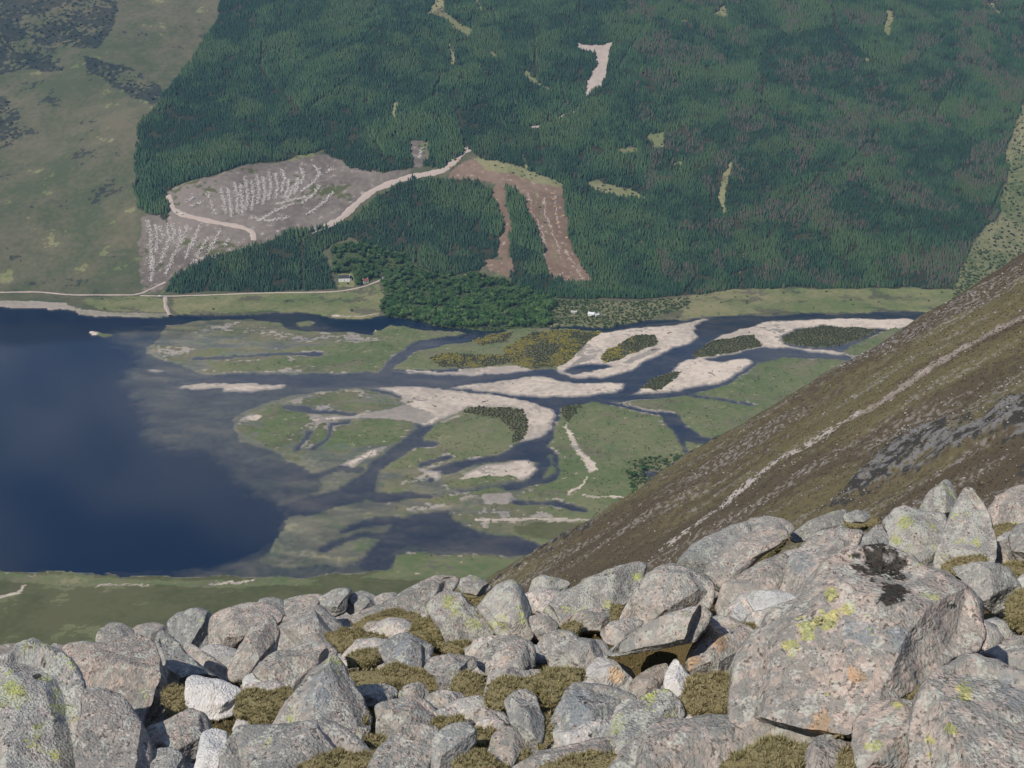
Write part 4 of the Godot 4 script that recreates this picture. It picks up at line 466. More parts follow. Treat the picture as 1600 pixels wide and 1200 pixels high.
func spur(x: float, d: float) -> float:
	var h := 368.0 + .70 * x
	var over := maxf(0.0, d - 474.0)
	h -= minf(.013 * over * over, .9 * over)
	h -= .8 * maxf(0.0, 330.0 - d)
	var streak := rib.get_noise_2d(x * .16, d)
	var crag := smoothstep(.05, .45, rib.get_noise_2d(x * .45 + 900.0, d * 1.1) + .5 * smoothstep(90.0, 150.0, x) * smoothstep(440.0, 390.0, d) - .30) 
	h += 2.6 * rib.get_noise_2d(x * 1.0 + 50.0, d * .9) + 2.4 * streak + 1.3 * rib.get_noise_2d(x * 1.3, d * 2.5) + .5 * rib.get_noise_2d(x * 4.0, d * 6.0) + crag * (2.2 + 5.0 * absf(rib.get_noise_2d(x * 1.1 - 300.0, d * 1.6)))
	return h

var rib: FastNoiseLite

# ---------------------------------------------------------------- what covers the land: a class for every patch of a map
func fill(im: Image, pts: Array, ox: float, od: float, res: float, c: int) -> void:
	var n := pts.size() / 2
	var lo := 1e9
	var hi := -1e9
	var xs := PackedFloat32Array()
	var ys := PackedFloat32Array()
	for i in n:
		xs.append((pts[i * 2] - ox) / res)
		ys.append((pts[i * 2 + 1] - od) / res)
		lo = minf(lo, ys[i]); hi = maxf(hi, ys[i])
	var col := Color8(c, c, c)
	for row in range(maxi(0, int(lo)), mini(im.get_height(), int(hi) + 1)):
		var y := row + .5
		var cut := []
		for i in n:
			var k := (i + 1) % n
			if (ys[i] <= y) != (ys[k] <= y):
				cut.append(xs[i] + (y - ys[i]) / (ys[k] - ys[i]) * (xs[k] - xs[i]))
		cut.sort()
		for i in range(0, cut.size() - 1, 2):
			var a := clampi(int(round(cut[i])), 0, im.get_width())
			var b := clampi(int(round(cut[i + 1])), 0, im.get_width())
			if b > a: im.fill_rect(Rect2i(a, row, b - a, 1), col)

func class_map(ox: float, od: float, res: float, w: int, h: int, first: int) -> PackedByteArray:
	var im := Image.create(w, h, false, Image.FORMAT_L8)
	im.fill(Color8(first, first, first))
	for e in LAND: fill(im, e[1], ox, od, res, e[0])
	for e in STROKES:
		var q: Array = e[2]
		for i in range(0, q.size() - 2, 2):
			var a := Vector2(q[i], q[i + 1])
			var b := Vector2(q[i + 2], q[i + 3])
			var s: Vector2 = (b - a).orthogonal().normalized() * e[1] * .5 * Vector2(1, 2.2)
			var l: Vector2 = (b - a).normalized() * e[1] * .4
			fill(im, [a.x + s.x - l.x, a.y + s.y - l.y, b.x + s.x + l.x, b.y + s.y + l.y, b.x - s.x + l.x, b.y - s.y + l.y, a.x - s.x - l.x, a.y - s.y - l.y], ox, od, res, e[0])
	return im.get_data()

# real-world base colours (linear), two for each class, mixed by patchy noise; heather also has cloud shade painted in
const COVER := [
	[.045, .055, .055, .05, .06, .06], [.12, .135, .08, .26, .235, .16], [.09, .09, .075, .17, .15, .12], [.10, .115, .06, .18, .165, .105], [.10, .135, .058, .17, .175, .09],
	[.60, .51, .42, .36, .312, .262], [.075, .085, .04, .14, .13, .07], [.12, .15, .06, .23, .21, .11], [.072, .086, .046, .135, .122, .078], [.03, .038, .032, .058, .060, .045],  # last entry: heather, darkened to include the shade of a cloud
	[.03, .035, .02, .05, .05, .03], [.125, .104, .088, .215, .185, .158], [.155, .105, .072, .235, .17, .125], [.43, .37, .32, .34, .285, .25], [.13, .15, .065, .24, .225, .12],
	[.08, .105, .045, .21, .195, .11], [.33, .285, .24, .18, .18, .12], [.075, .085, .038, .115, .115, .058], [.04, .065, .025, .08, .10, .04], [.25, .225, .195, .35, .31, .265], [.115, .125, .07, .20, .185, .12]]

func ragged(cls: PackedByteArray, w: int, h: int, fine: PackedByteArray, mid: PackedByteArray, wide: PackedByteArray) -> PackedByteArray:
	# the same map with natural, uneven borders
	var out := PackedByteArray()
	out.resize(w * h)
	for j in h:
		for i in w:
			var m := mid[(j & 511) << 9 | (i & 511)]
			var m2 := mid[((j + 211) & 511) << 9 | ((i + 317) & 511)]
			var f := fine[(j & 511) << 9 | (i & 511)]
			var q := wide[(j * 2 & 511) << 9 | (i & 511)]
			var jj := clampi(j + ((m - 128) * 5 >> 7) + ((f - 128) >> 6) + ((q - 128) * 3 >> 7), 0, h - 1)
			var ii := clampi(i + ((m2 - 128) * 4 >> 7) + ((f - 128) >> 6), 0, w - 1)
			out[j * w + i] = cls[jj * w + ii]
	# wet margins round the bars and muddy rims along the marsh
	var rim := out.duplicate()
	for j in range(9, h - 9):
		for i in range(7, w - 7):
			var p := j * w + i
			var c := out[p]
			if c != 5 and c != 4: continue
			var f := fine[(j & 511) << 9 | (i & 511)]
			var dj := 3 + (f >> 6)
			var di := 2 + (f >> 6)
			for q in [out[p - dj * w], out[p + dj * w], out[p - di], out[p + di]]:
				if q == 1 or q == 2 or q == 20: rim[p] = 19 if c == 5 else 3
	return rim

func cover_texture(cls: PackedByteArray, w: int, h: int, fine: PackedByteArray, mid: PackedByteArray, wide: PackedByteArray) -> ImageTexture:
	var lut := PackedInt32Array()
	for e in COVER:
		for t in 64:
			var c := Color(e[0], e[1], e[2]).lerp(Color(e[3], e[4], e[5]), t / 63.0).linear_to_srgb()
			lut.append(c.r8 | c.g8 << 8 | c.b8 << 16 | 255 << 24)
	var out := PackedInt32Array()
	out.resize(w * h)
	for j in h:
		for i in w:
			var m := mid[(j & 511) << 9 | (i & 511)]
			var m2 := mid[((j + 211) & 511) << 9 | ((i + 317) & 511)]
			var f := fine[(j & 511) << 9 | (i & 511)]
			var c := cls[j * w + i]
			var z := wide[((j << 1) + 77 & 511) << 9 | (i + 140 & 511)] * 3 + m2 * 3 + f * 2 >> 3
			if c == 4:
				if z > 158: c = 3
				elif z < 88 and f > 120: c = 14
				elif f > 214 and m > 120: c = 5
				elif absf(wide[(j * 3 & 511) << 9 | (i + 60 & 511)] - 128.0) < 2.5 and m > 138: c = 2
			elif c == 3:
				if z > 150: c = 19
				elif z < 105: c = 4
			elif c == 20:
				if z < 100: c = 4
				elif z > 158: c = 1
			elif c == 5:
				if z > 168: c = 19
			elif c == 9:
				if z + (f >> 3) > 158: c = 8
			elif c == 8:
				if z > 172: c = 9
				elif z < 84: c = 14
			elif c == 7 or c == 14:
				if z > 155: c = 8
			elif c == 11:
				if f > 205: c = 13
				elif z < 92: c = 17
			elif c == 12:
				if f > 200: c = 13
			elif c == 17:
				if z < 98: c = 4
			var t := (f * 5 + m * 5 + wide[(j >> 1 & 511) << 9 | (i >> 1 & 511)] * 6 >> 4) - 128
			out[j * w + i] = lut[c << 6 | clampi((t * 3 + 128) >> 2, 0, 63)]
	return ImageTexture.create_from_image(Image.create_from_data(w, h, false, Image.FORMAT_RGBA8, out.to_byte_array()))

# ---------------------------------------------------------------- plants
func spruce_mesh(tiers: int, points: int, wide: float, s: int, lean := 0.0) -> ArrayMesh:
	var r := RandomNumberGenerator.new()
	r.seed = s
	var st := SurfaceTool.new()
	st.begin(Mesh.PRIMITIVE_TRIANGLES)
	for t in tiers:
		var f := float(t) / tiers
		var top := Vector3(lean * f, .16 + (f + 1.55 / tiers) * .84 * .93, 0)
		if t == tiers - 1: top.y = 1.0
		var rad := wide * pow(1.0 - f * .93, .8) * r.randf_range(.85, 1.15)
		var y0 := .13 + f * .80
		var ring := []
		for i in points * 2:
			var a := TAU * (i + r.randf_range(-.25, .25)) / (points * 2) + t * 1.3
			var q := rad * (r.randf_range(.85, 1.15) if i % 2 == 0 else r.randf_range(.38, .55))
			ring.append(Vector3(cos(a) * q + lean * f, y0 - (0.0 if i % 2 else .035) + r.randf_range(-.02, .02), sin(a) * q))
		for i in ring.size():
			st.add_vertex(top); st.add_vertex(ring[(i + 1) % ring.size()]); st.add_vertex(ring[i])
	st.generate_normals()
	return st.commit()

func trunk_mesh(r0: float, r1: float, h: float, sides := 6) -> ArrayMesh:
	var st := SurfaceTool.new()
	st.begin(Mesh.PRIMITIVE_TRIANGLES)
	st.set_smooth_group(0)
	for i in sides:
		var a := TAU * i / sides
		var b := TAU * (i + 1) / sides
		var p := [Vector3(cos(a) * r0, -.6, sin(a) * r0), Vector3(cos(b) * r0, -.6, sin(b) * r0), Vector3(cos(b) * r1, h, sin(b) * r1), Vector3(cos(a) * r1, h, sin(a) * r1)]
		for k in [0, 2, 1, 0, 3, 2]: st.add_vertex(p[k])
	st.generate_normals()
	return st.commit()

func leaf_crown(lobes: int, leaves: int, size: float, flat: float, s: int) -> ArrayMesh:
	# a crown of leaf-sprays one unit wide and high, standing on y = 0
	var r := RandomNumberGenerator.new()
	r.seed = s
	var st := SurfaceTool.new()
	st.begin(Mesh.PRIMITIVE_TRIANGLES)
	st.set_smooth_group(0xFFFFFFFF)
	var c := []
	for i in lobes:
		var a := TAU * i / lobes + r.randf() * 1.2
		var q := r.randf_range(.12, .30)
		c.append([Vector3(cos(a) * q, r.randf_range(.28, .70), sin(a) * q), r.randf_range(.17, .27)])
	c.append([Vector3(0, .5, 0), .3])
	for i in leaves:
		var l: Array = c[r.randi() % c.size()]
		var dir := Vector3(r.randfn(), r.randfn() * .9 + .25, r.randfn()).normalized()
		var p: Vector3 = l[0] + dir * l[1] * pow(r.randf(), .25)
		p.y = maxf(.02, p.y * flat)
		var n := (dir + Vector3(r.randfn(), r.randfn(), r.randfn()) * .35).normalized()
		var u := n.cross(Vector3(r.randfn(), r.randfn(), r.randfn())).normalized() * size * r.randf_range(.6, 1.3)
		var v := n.cross(u).normalized() * size * r.randf_range(.5, 1.0)
		st.add_vertex(p + u); st.add_vertex(p - v * .8 - u * .3); st.add_vertex(p + v - u * .4)
		st.add_vertex(p - u); st.add_vertex(p + v * .7 + u * .3); st.add_vertex(p - v + u * .5)
	st.generate_normals()
	return st.commit()

func scatter(called: String, mesh: Mesh, m: Material, spots: Array, label: String, parent: Node = self, category := "") -> MultiMeshInstance3D:
	# spots: [Transform3D, Color]
	var mm := MultiMesh.new()
	mm.transform_format = MultiMesh.TRANSFORM_3D
	mm.use_colors = true
	mm.mesh = mesh
	mm.instance_count = spots.size()
	for i in spots.size():
		mm.set_instance_transform(i, spots[i][0])
		mm.set_instance_color(i, spots[i][1])
	var o := MultiMeshInstance3D.new()
	o.name = numbered(called) if parent == self else called
	o.multimesh = mm
	o.material_override = m
	parent.add_child(o, true)
	tag(o, label, category, "", "stuff")
	return o

func lump(s: int, rough := .22, nx := 14, ny := 9) -> ArrayMesh:
	# an angular stone about one metre across
	var r := RandomNumberGenerator.new()
	r.seed = s
	var n := noise(1.1, s, 2)
	var cuts := []
	for i in 7: cuts.append([Vector3(r.randfn(), r.randfn(), r.randfn()).normalized(), r.randf_range(.30, .44)])
	var st := SurfaceTool.new()
	st.begin(Mesh.PRIMITIVE_TRIANGLES)
	st.set_smooth_group(0)
	var v := []
	for j in ny + 1:
		for i in nx:
			var b := PI * j / ny
			var a := TAU * i / nx
			var p := Vector3(cos(a) * sin(b), cos(b) * .8, sin(a) * sin(b)) * .5
			for c in cuts:
				var over: float = c[0].dot(p) - c[1]
				if over > 0: p -= c[0] * over
			p *= 1.0 + rough * n.get_noise_3dv(p * 2.0)
			v.append(p)
	for j in ny:
		for i in nx:
			var k := (i + 1) % nx
			for q in [j * nx + i, j * nx + k, (j + 1) * nx + i, j * nx + k, (j + 1) * nx + k, (j + 1) * nx + i]: st.add_vertex(v[q])
	st.index()
	st.generate_normals()
	return st.commit()

# ---------------------------------------------------------------- rock
func granite_texture(s: int, a: Color, b: Color, lichen: Color, dark: Color, share: float) -> ImageTexture:
	var size := 1024
	var cell := noise(.115, s, 1, FastNoiseLite.TYPE_CELLULAR)
	cell.cellular_return_type = FastNoiseLite.RETURN_CELL_VALUE
	var grain := noise_bytes(cell, size)
	var mid := noise_bytes(noise(.022, s + 1, 4), size)
	var fine := noise_bytes(noise(.12, s + 2, 3), size)
	var wide := noise_bytes(noise(.006, s + 3, 4), size)
	var out := PackedInt32Array()
	out.resize(size * size)
	var lut := PackedInt32Array()
	for k in 2:
		for t in 256:
			var f := t / 255.0
			var c := a.lerp(b, clampf(f * 1.25 - .1, 0, 1))
			if k == 1: c = lichen.lerp(lichen * .62, f)
			if f < .27: c = c.lerp(dark, .7 - .15 * k)
			if f > .74: c = c.lerp(Color(.74, .72, .70), .5)
			c = c.linear_to_srgb()
			lut.append(c.r8 | c.g8 << 8 | c.b8 << 16 | 255 << 24)
	var cutoff := int(255.0 * (1.0 - share))
	for i in size * size:
		var k := 1 if mid[i] * 2 + wide[i] + (fine[i] >> 1) > cutoff * 3 + 32 else 0
		out[i] = lut[k << 8 | clampi((grain[i] * 5 + fine[i] * 3 + mid[i]) / 9, 0, 255)]
	return ImageTexture.create_from_image(Image.create_from_data(size, size, false, Image.FORMAT_RGBA8, out.to_byte_array()))

func lichen_texture(s: int, lime: float, black: float, pale: float) -> ImageTexture:
	# patches of crust lichen with their own outlines; clear elsewhere
	var size := 1024
	var a := noise_bytes(noise(.011, s, 3), size)
	var b := noise_bytes(noise(.017, s + 5, 3), size)
	var c := noise_bytes(noise(.02, s + 9, 3), size)
	var fine := noise_bytes(noise(.13, s + 2, 3), size)
	var out := PackedInt32Array()
	out.resize(size * size)
	var tones := []
	for col in [Color(.36, .40, .10), Color(.45, .48, .17), Color(.03, .03, .028), Color(.09, .085, .08), Color(.46, .47, .42), Color(.38, .40, .35)]:
		var q: Color = col.linear_to_srgb()
		tones.append(q.r8 | q.g8 << 8 | q.b8 << 16)
	var cl := int(255 * (1.0 - lime))
	var cb := int(255 * (1.0 - black))
	var cp := int(255 * (1.0 - pale))
	for i in size * size:
		var f := fine[i] - 128
		var e := f >> 1
		if b[i] + e > cb: out[i] = tones[2 if f > 0 else 3] | 235 << 24
		elif a[i] + e > cl and f > -50: out[i] = tones[0 if f > 10 else 1] | 215 << 24
		elif c[i] + e > cp and f > -40: out[i] = tones[4 if f > 0 else 5] | 170 << 24
		else: out[i] = tones[5]
	return ImageTexture.create_from_image(Image.create_from_data(size, size, false, Image.FORMAT_RGBA8, out.to_byte_array()))

func crack_texture(s: int) -> ImageTexture:
	# relief of the rock: fine grain, small pits and a few cracks
	var size := 1024
	var a := noise_bytes(noise(.09, s, 4), size)
	var b := noise_bytes(noise(.0075, s + 1, 5), size)
	var c := noise_bytes(noise(.3, s + 2, 2), size)
	var pit := noise_bytes(noise(.03, s + 3, 2), size)
	var out := PackedByteArray()
	out.resize(size * size)
	for i in size * size:
		var h := 120 + ((a[i] - 128) * 3 >> 2) + ((c[i] - 128) >> 2)
		var l := absi(b[i] - 131)
		if l < 3: h -= (3 - l) * 34
		if pit[i] > 205: h -= pit[i] - 205
		out[i] = clampi(h, 0, 255)
	return ImageTexture.create_from_image(Image.create_from_data(size, size, false, Image.FORMAT_L8, out))

func rock_mat(tex: Texture2D, over: Texture2D, bump: Texture2D, s: int) -> StandardMaterial3D:
	var m := mat(Color.WHITE, .88, .25)
	m.vertex_color_use_as_albedo = true
	m.albedo_texture = tex
	m.uv1_triplanar = true
	m.uv1_world_triplanar = true
	m.uv1_triplanar_sharpness = 4.0
	m.uv1_scale = Vector3.ONE * .72
	m.uv1_offset = Vector3(.13, .37, .71) * s
	m.heightmap_enabled = true
	m.heightmap_texture = bump
	m.heightmap_scale = .85
	if over:
		m.detail_enabled = true
		m.detail_albedo = over
		m.detail_uv_layer = BaseMaterial3D.DETAIL_UV_2
		m.uv2_triplanar = true
		m.uv2_world_triplanar = true
		m.uv2_triplanar_sharpness = 6.0
		m.uv2_scale = Vector3.ONE * .45
		m.uv2_offset = Vector3(.29, .53, .17) * s
	return m

var lumpy: FastNoiseLite
var blotch: FastNoiseLite

func body_mesh(at: Vector3, half: float, outline: Array, cuts: Array, front: float, back: float, relief: float, box: float, s: int, spots := [], keep := {}, lie := .7, tint := Color.WHITE) -> ArrayMesh:
	# a closed stone: its outline seen from the path, its own thickness fore and aft, flat fracture faces cut from the front
	var r := RandomNumberGenerator.new()
	r.seed = s
	var w := (EYE - at).normalized()
	var u := Vector3.UP.cross(w).normalized()
	var v := w.cross(u)
	var np := outline.size() / 2
	var far := 0.0
	for i in np: far = maxf(far, Vector2(outline[i * 2], outline[i * 2 + 1]).length())
	var n := clampi(int(far / (EYE - at).length() * 1280.0 * 2.4), 36, 330)
	var m := clampi(int(n * .62), 24, 200)
	var rad := PackedFloat32Array()
	rad.resize(n)
	for k in n:
		var dir := Vector2.from_angle(TAU * k / n)
		var best := 0.0
		for i in np:
			var p := Vector2(outline[i * 2], outline[i * 2 + 1])
			var q := Vector2(outline[(i + 1) % np * 2], outline[(i + 1) % np * 2 + 1])
			var e := q - p
			var den := dir.cross(e)
			if absf(den) < 1e-9: continue
			var t := p.cross(e) / den
			var g := p.cross(dir) / den
			if g >= -1e-4 and g <= 1.0001 and t > best: best = t
		rad[k] = maxf(best, half * .2)
	for pass_ in 1:
		var c := rad.duplicate()
		for k in n: rad[k] = (c[(k + n - 1) % n] + 2.0 * c[k] + c[(k + 1) % n]) / 4.0
	var planes := []
	for i in range(0, cuts.size(), 4): planes.append([Vector3(cuts[i], cuts[i + 1], cuts[i + 2]).normalized(), 1.0 - cuts[i + 3]])
	if relief < .2:
		for i in (8 if cuts.is_empty() else 5): planes.append([Vector3(r.randfn() * .8, r.randfn() * .7 + .1, r.randf_range(.25, 1.0)).normalized(), r.randf_range(.55, .86)])
	var pts := PackedVector3Array()
	pts.resize(n * (m + 1))
	for j in m + 1:
		var ph := PI * j / m
		var sj := pow(sin(ph), box) if j > 0 and j < m else 0.0
		var cj := cos(ph)
		var z := (front if cj > 0 else -back) * pow(absf(cj), box) * half
		for k in n:
			var a := TAU * k / n
			pts[j * n + k] = Vector3(cos(a) * rad[k] * sj, sin(a) * rad[k] * sj, z)
	for pl in planes:
		var nn: Vector3 = pl[0]
		var reach := 0.0
		for p in pts: reach = maxf(reach, nn.dot(p))
		var lim: float = reach * pl[1]
		for j in m / 2 + 1:
			var wt := smoothstep(-.02, .16, cos(PI * j / m))
			for k in n:
				var over := nn.dot(pts[j * n + k]) - lim
				if over > 0: pts[j * n + k] -= nn * over * wt
	var verts := PackedVector3Array()
	verts.resize(pts.size())
	var cols := PackedColorArray()
	cols.resize(pts.size())
	var f1 := .9 / half
	for i in pts.size():
		var p := pts[i]
		var g := (u * p.x + v * p.y + w * (p.z - lie * p.y))
		var wp := at + g
		var l := p.length()
		var amt := relief * half * (lumpy.get_noise_3dv(wp * f1) * .8 + lumpy.get_noise_3dv(wp * 6.0) * .4 + absf(lumpy.get_noise_3dv(wp * 3.1 + Vector3(5, 9, 2))) * .9)
		amt += .0035 * lumpy.get_noise_3dv(wp * 26.0)
		verts[i] = g + (g / l if l > 1e-5 else w) * amt
		var t := blotch.get_noise_3dv(wp * 2.3) * .5 + .5
		var c := Color(1.0, .97, .95).lerp(Color(.74, .77, .775), clampf(t * 2.4 - .7, 0, 1)) * tint
		c = c * (.93 + .14 * blotch.get_noise_3dv(wp * 9.0))
		for sp in spots:
			var q: float = Vector2(p.x - sp[0], p.y - sp[1]).length() / sp[2] + 1.1 * blotch.get_noise_3dv(wp * 9.0) + .8 * lumpy.get_noise_3dv(wp * 27.0)
			if q < 1.1 and p.z > -half * .2: c = c.lerp(sp[3], clampf((1.1 - q) * 12.0, 0, .93))
		c.a = 1.0
		cols[i] = c
	var norm := PackedVector3Array()
	norm.resize(pts.size())
	var idx := PackedInt32Array()
	for j in m:
		for k in n:
			var k2 := (k + 1) % n
			var a := j * n + k
			var b := j * n + k2
			var c := (j + 1) * n + k
			var d := (j + 1) * n + k2
			var fn := (verts[d] - verts[a]).cross(verts[b] - verts[c])
			norm[a] += fn; norm[b] += fn; norm[c] += fn; norm[d] += fn
			if j > 0: idx.append_array([a, b, d])
			if j < m - 1: idx.append_array([a, d, c])
	for k in n:
		norm[k] = w
		norm[m * n + k] = -w
	var outward := 0.0
	for i in norm.size(): outward += norm[i].normalized().dot(verts[i])
	var sign_ := 1.0 if outward > 0 else -1.0
	for i in norm.size(): norm[i] = norm[i].normalized() * (sign_ if i >= n and i < m * n else 1.0)
	keep["verts"] = verts; keep["norm"] = norm; keep["n"] = n; keep["m"] = m
	var arr := []
	arr.resize(Mesh.ARRAY_MAX)
	arr[Mesh.ARRAY_VERTEX] = verts
	arr[Mesh.ARRAY_NORMAL] = norm
	arr[Mesh.ARRAY_COLOR] = cols
	arr[Mesh.ARRAY_INDEX] = idx
	var mesh := ArrayMesh.new()
	mesh.add_surface_from_arrays(Mesh.PRIMITIVE_TRIANGLES, arr)
	return mesh

func box_mesh(size: Vector3, at: Vector3) -> SurfaceTool:
	var b := BoxMesh.new()
	b.size = size
	var st := SurfaceTool.new()
	st.begin(Mesh.PRIMITIVE_TRIANGLES)
	st.append_from(b, 0, Transform3D(Basis(), at))
	return st

func box(called: String, size: Vector3, at: Vector3, m: Material, parent: Node) -> MeshInstance3D:
	return put(called, box_mesh(size, at).commit(), m, parent)

func gable(called: String, l: float, w: float, y: float, h: float, over: float, m: Material, parent: Node) -> MeshInstance3D:
	var p := PrismMesh.new()
	p.size = Vector3(w + over * 2, h, l + over * 2)
	var st := SurfaceTool.new()
	st.begin(Mesh.PRIMITIVE_TRIANGLES)
	st.append_from(p, 0, Transform3D(Basis(Vector3.UP, PI / 2), Vector3(0, y + h / 2, 0)))
	return put(called, st.commit(), m, parent)

func cottage(at: Vector3, turn: float, l: float, w: float, h: float, roof_h: float, wall: Material, roof: Material, glass: Material, label: String, called := "cottage") -> Node3D:
	var o := base(called, at, turn)
	tag(o, label, "house")
	box("wall", Vector3(l, h + 1.2, w), Vector3(0, h / 2 - .6, 0), wall, o)
	var rf := gable("roof", l, w, h - .05, roof_h, .3, roof, o)
	for sx in [-1, 1]: box("chimney", Vector3(.7, 1.5, .9), Vector3(sx * (l / 2 - .5), h + roof_h + .2, 0), wall, rf)
	box("door", Vector3(1.0, 2.1, .12), Vector3(0, 1.05, w / 2 + .02), roof, o)
	for sx in [-1, 1]:
		var f := box("window", Vector3(1.3, 1.3, .12), Vector3(sx * l * .3, 1.6, w / 2 + .02), wall, o)
		box("pane", Vector3(1.05, 1.05, .06), Vector3(sx * l * .3, 1.6, w / 2 + .09), glass, f)
	return o

func van(at: Vector3, turn: float, paint: Material, glass: Material, rubber: Material, label: String) -> void:
	var o := base("parked_van", at, turn)
	tag(o, label, "van")
	box("body", Vector3(4.8, 1.0, 1.9), Vector3(0, .85, 0), paint, o)
	box("cabin", Vector3(3.4, .85, 1.7), Vector3(-.6, 1.75, 0), paint, o)
	box("windscreen", Vector3(.08, .6, 1.5), Vector3(1.14, 1.75, 0), glass, o)
	for q in [[-1.5, -.9], [-1.5, .9], [1.5, -.9], [1.5, .9]]:
		var c := CylinderMesh.new()
		c.top_radius = .36; c.bottom_radius = .36; c.height = .25
		var st := SurfaceTool.new()
		st.begin(Mesh.PRIMITIVE_TRIANGLES)
		st.append_from(c, 0, Transform3D(Basis(Vector3.RIGHT, PI / 2), Vector3(q[0], .36, q[1])))
		put("wheel", st.commit(), rubber, o)

# ================================================================ the scene
func _ready() -> void:
	rng.seed = 7
	# ---- camera
	var cam := Camera3D.new()
	cam.name = "camera"
	add_child(cam)
	cam.position = EYE
	cam.rotation_degrees.x = -22.0
	cam.fov = 33.398
	cam.near = .1
	cam.far = 9000.0
	cam.current = true
	# ---- sky and light
	var sky_im := Image.create(1024, 512, false, Image.FORMAT_RGB8)
	var cloud := noise(1.15, 333, 5)
	for j in 512:
		var el := (.5 - (j + .5) / 512.0) * PI
		for i in 1024:
			var az := (i + .5) / 1024.0 * TAU
			var dir := Vector3(cos(el) * sin(az), maxf(sin(el), 0.0), -cos(el) * cos(az))
			var t := clampf(dir.y, 0, 1)
			var c := Color(.46, .58, .74).lerp(Color(.075, .17, .43), pow(t, .5))
			if el > 0:
				var q := dir / (dir.y + .35)
				var k := smoothstep(.03, .36, cloud.get_noise_3d(q.x * 1.5, q.z * 1.5, 3.0))
				c = c.lerp(Color(.84, .88, .95), k * .85)
			sky_im.set_pixel(i, j, c.linear_to_srgb())
	var pan := PanoramaSkyMaterial.new()
	pan.panorama = ImageTexture.create_from_image(sky_im)
	var sky := Sky.new()
	sky.sky_material = pan
	var env := Environment.new()
	env.background_mode = Environment.BG_SKY
	env.sky = sky
	env.background_energy_multiplier = .62
	env.tonemap_mode = Environment.TONE_MAPPER_LINEAR
	env.tonemap_exposure = 1.22
	env.sdfgi_enabled = true
	env.ssao_enabled = true
	env.ssil_enabled = true
	env.fog_enabled = true
	env.fog_density = .000046
	env.fog_light_color = Color(.62, .80, 1.0)
	env.volumetric_fog_enabled = true
	env.volumetric_fog_density = 0.0
	var we := WorldEnvironment.new()
	we.name = "environment"
	we.environment = env
	add_child(we)
	var sun := DirectionalLight3D.new()
	sun.name = "sun"
	add_child(sun)
	sun.look_at_from_position(Vector3(-.60, 1.0, .62), Vector3.ZERO)
	sun.light_energy = 1.15
	sun.light_color = Color(1.0, .965, .91)
	sun.light_angular_distance = .6
	sun.shadow_enabled = true

	rib = noise(.02, 5, 4)
	lumpy = noise(1.0, 12, 3)
	blotch = noise(1.0, 77, 3)
	var fine := noise_bytes(noise(.11, 3, 3), 512)
	var mid := noise_bytes(noise(.022, 4, 4), 512)
	var wide := noise_bytes(noise(.008, 6, 4), 512)

	# ---- the valley floor and delta
	var aw := 1600
	var ah := 992
	var cls := ragged(class_map(-1000.0, 870.0, 1.25, aw, ah, 0), aw, ah, fine, mid, wide)
	var ground := mat(Color.WHITE, .95, .15)
	ground.albedo_texture = cover_texture(cls, aw, ah, fine, mid, wide)
	ground.texture_repeat = false
	var tall := PackedFloat32Array([-14, -.95, -1.25, .06, .5, .45, .8, 1.3, 1.1, 1.1, 1.1, 1.1, 1.1, 1.1, 1.1, 1.1, .5, .9, 1.1, .13, -.18])
	var ripple := noise(.012, 21, 4)
	var swirl := noise(.035, 22, 3)
	var nx := 601
	var nz := 373
	var verts := PackedVector3Array()
	var uvs := PackedVector2Array()
	for j in nz:
		var d := 870.0 + j * 3.3333
		for i in nx:
			var x := -1000.0 + i * 3.3333
			var pi := x + 1000.0
			var ci := int(pi / 1.25)
			var cj := int((d - 870.0) / 1.25)
			var s := 0.0
			for q in [-3, 0, 3]:
				for k in [-2, 0, 2]: s += tall[cls[clampi(cj + q, 0, ah - 1) * aw + clampi(ci + k, 0, aw - 1)]]
			s /= 9.0
			if s < -.5:
				var wi := ci + int(14.0 * ripple.get_noise_2d(x * 2.0, d * 2.0))
				var wj := cj + int(16.0 * ripple.get_noise_2d(x * 2.0 + 300.0, d * 3.0))
				var deep := 0.0
				for q in [-30, -15, 0, 15, 30]:
					for k in [-20, -10, 0, 10, 20]: deep += 1.0 if cls[clampi(wj + q, 0, ah - 1) * aw + clampi(wi + k, 0, aw - 1)] == 0 else 0.0
				s = -1.05 - 13.0 * pow(deep / 25.0, 2.2)
			if s < .25:
				var sh := ripple.get_noise_2d(x * .8, d * 2.0)
				s += (sh * .5 + .4 * swirl.get_noise_2d(x * .35 + d * .25, d * .9)) * smoothstep(.3, -.1, s)
			s += .12 * swirl.get_noise_2d(x * 2.0, d * 2.0)
			verts.append(Vector3(x, s + hill(x, d) + near_bank(d), -d))
			uvs.append(Vector2((x + 1000.0) / (aw * 1.25), (d - 870.0) / (ah * 1.25)))
	var delta := put("valley_ground", grid_mesh(nx, nz, verts, uvs), ground)
	tag(delta, "river delta of sand bars, salt marsh and tidal flats at the loch head", "ground", "", "structure")

	# ---- the loch and river: one sheet of water over a body of peaty blue water
	var wm := StandardMaterial3D.new()
	wm.transparency = BaseMaterial3D.TRANSPARENCY_ALPHA
	wm.albedo_color = Color(.10, .18, .26, .04)
	wm.roughness = .05
	wm.metallic_specular = .40
	var wave := NoiseTexture2D.new()
	wave.width = 512; wave.height = 512
	wave.seamless = true
	wave.as_normal_map = true
	wave.bump_strength = 1.0
	wave.noise = noise(.02, 9, 4)
	wm.normal_enabled = true
	wm.normal_texture = wave
	wm.normal_scale = .02
	wm.uv1_triplanar = true
	wm.uv1_world_triplanar = true
	wm.uv1_scale = Vector3.ONE / 40.0
	var sheet := PlaneMesh.new()
	sheet.size = Vector2(5200, 1260)
	var loch := put("loch_water", sheet, wm)
	loch.position = Vector3(0, 0, -1490)
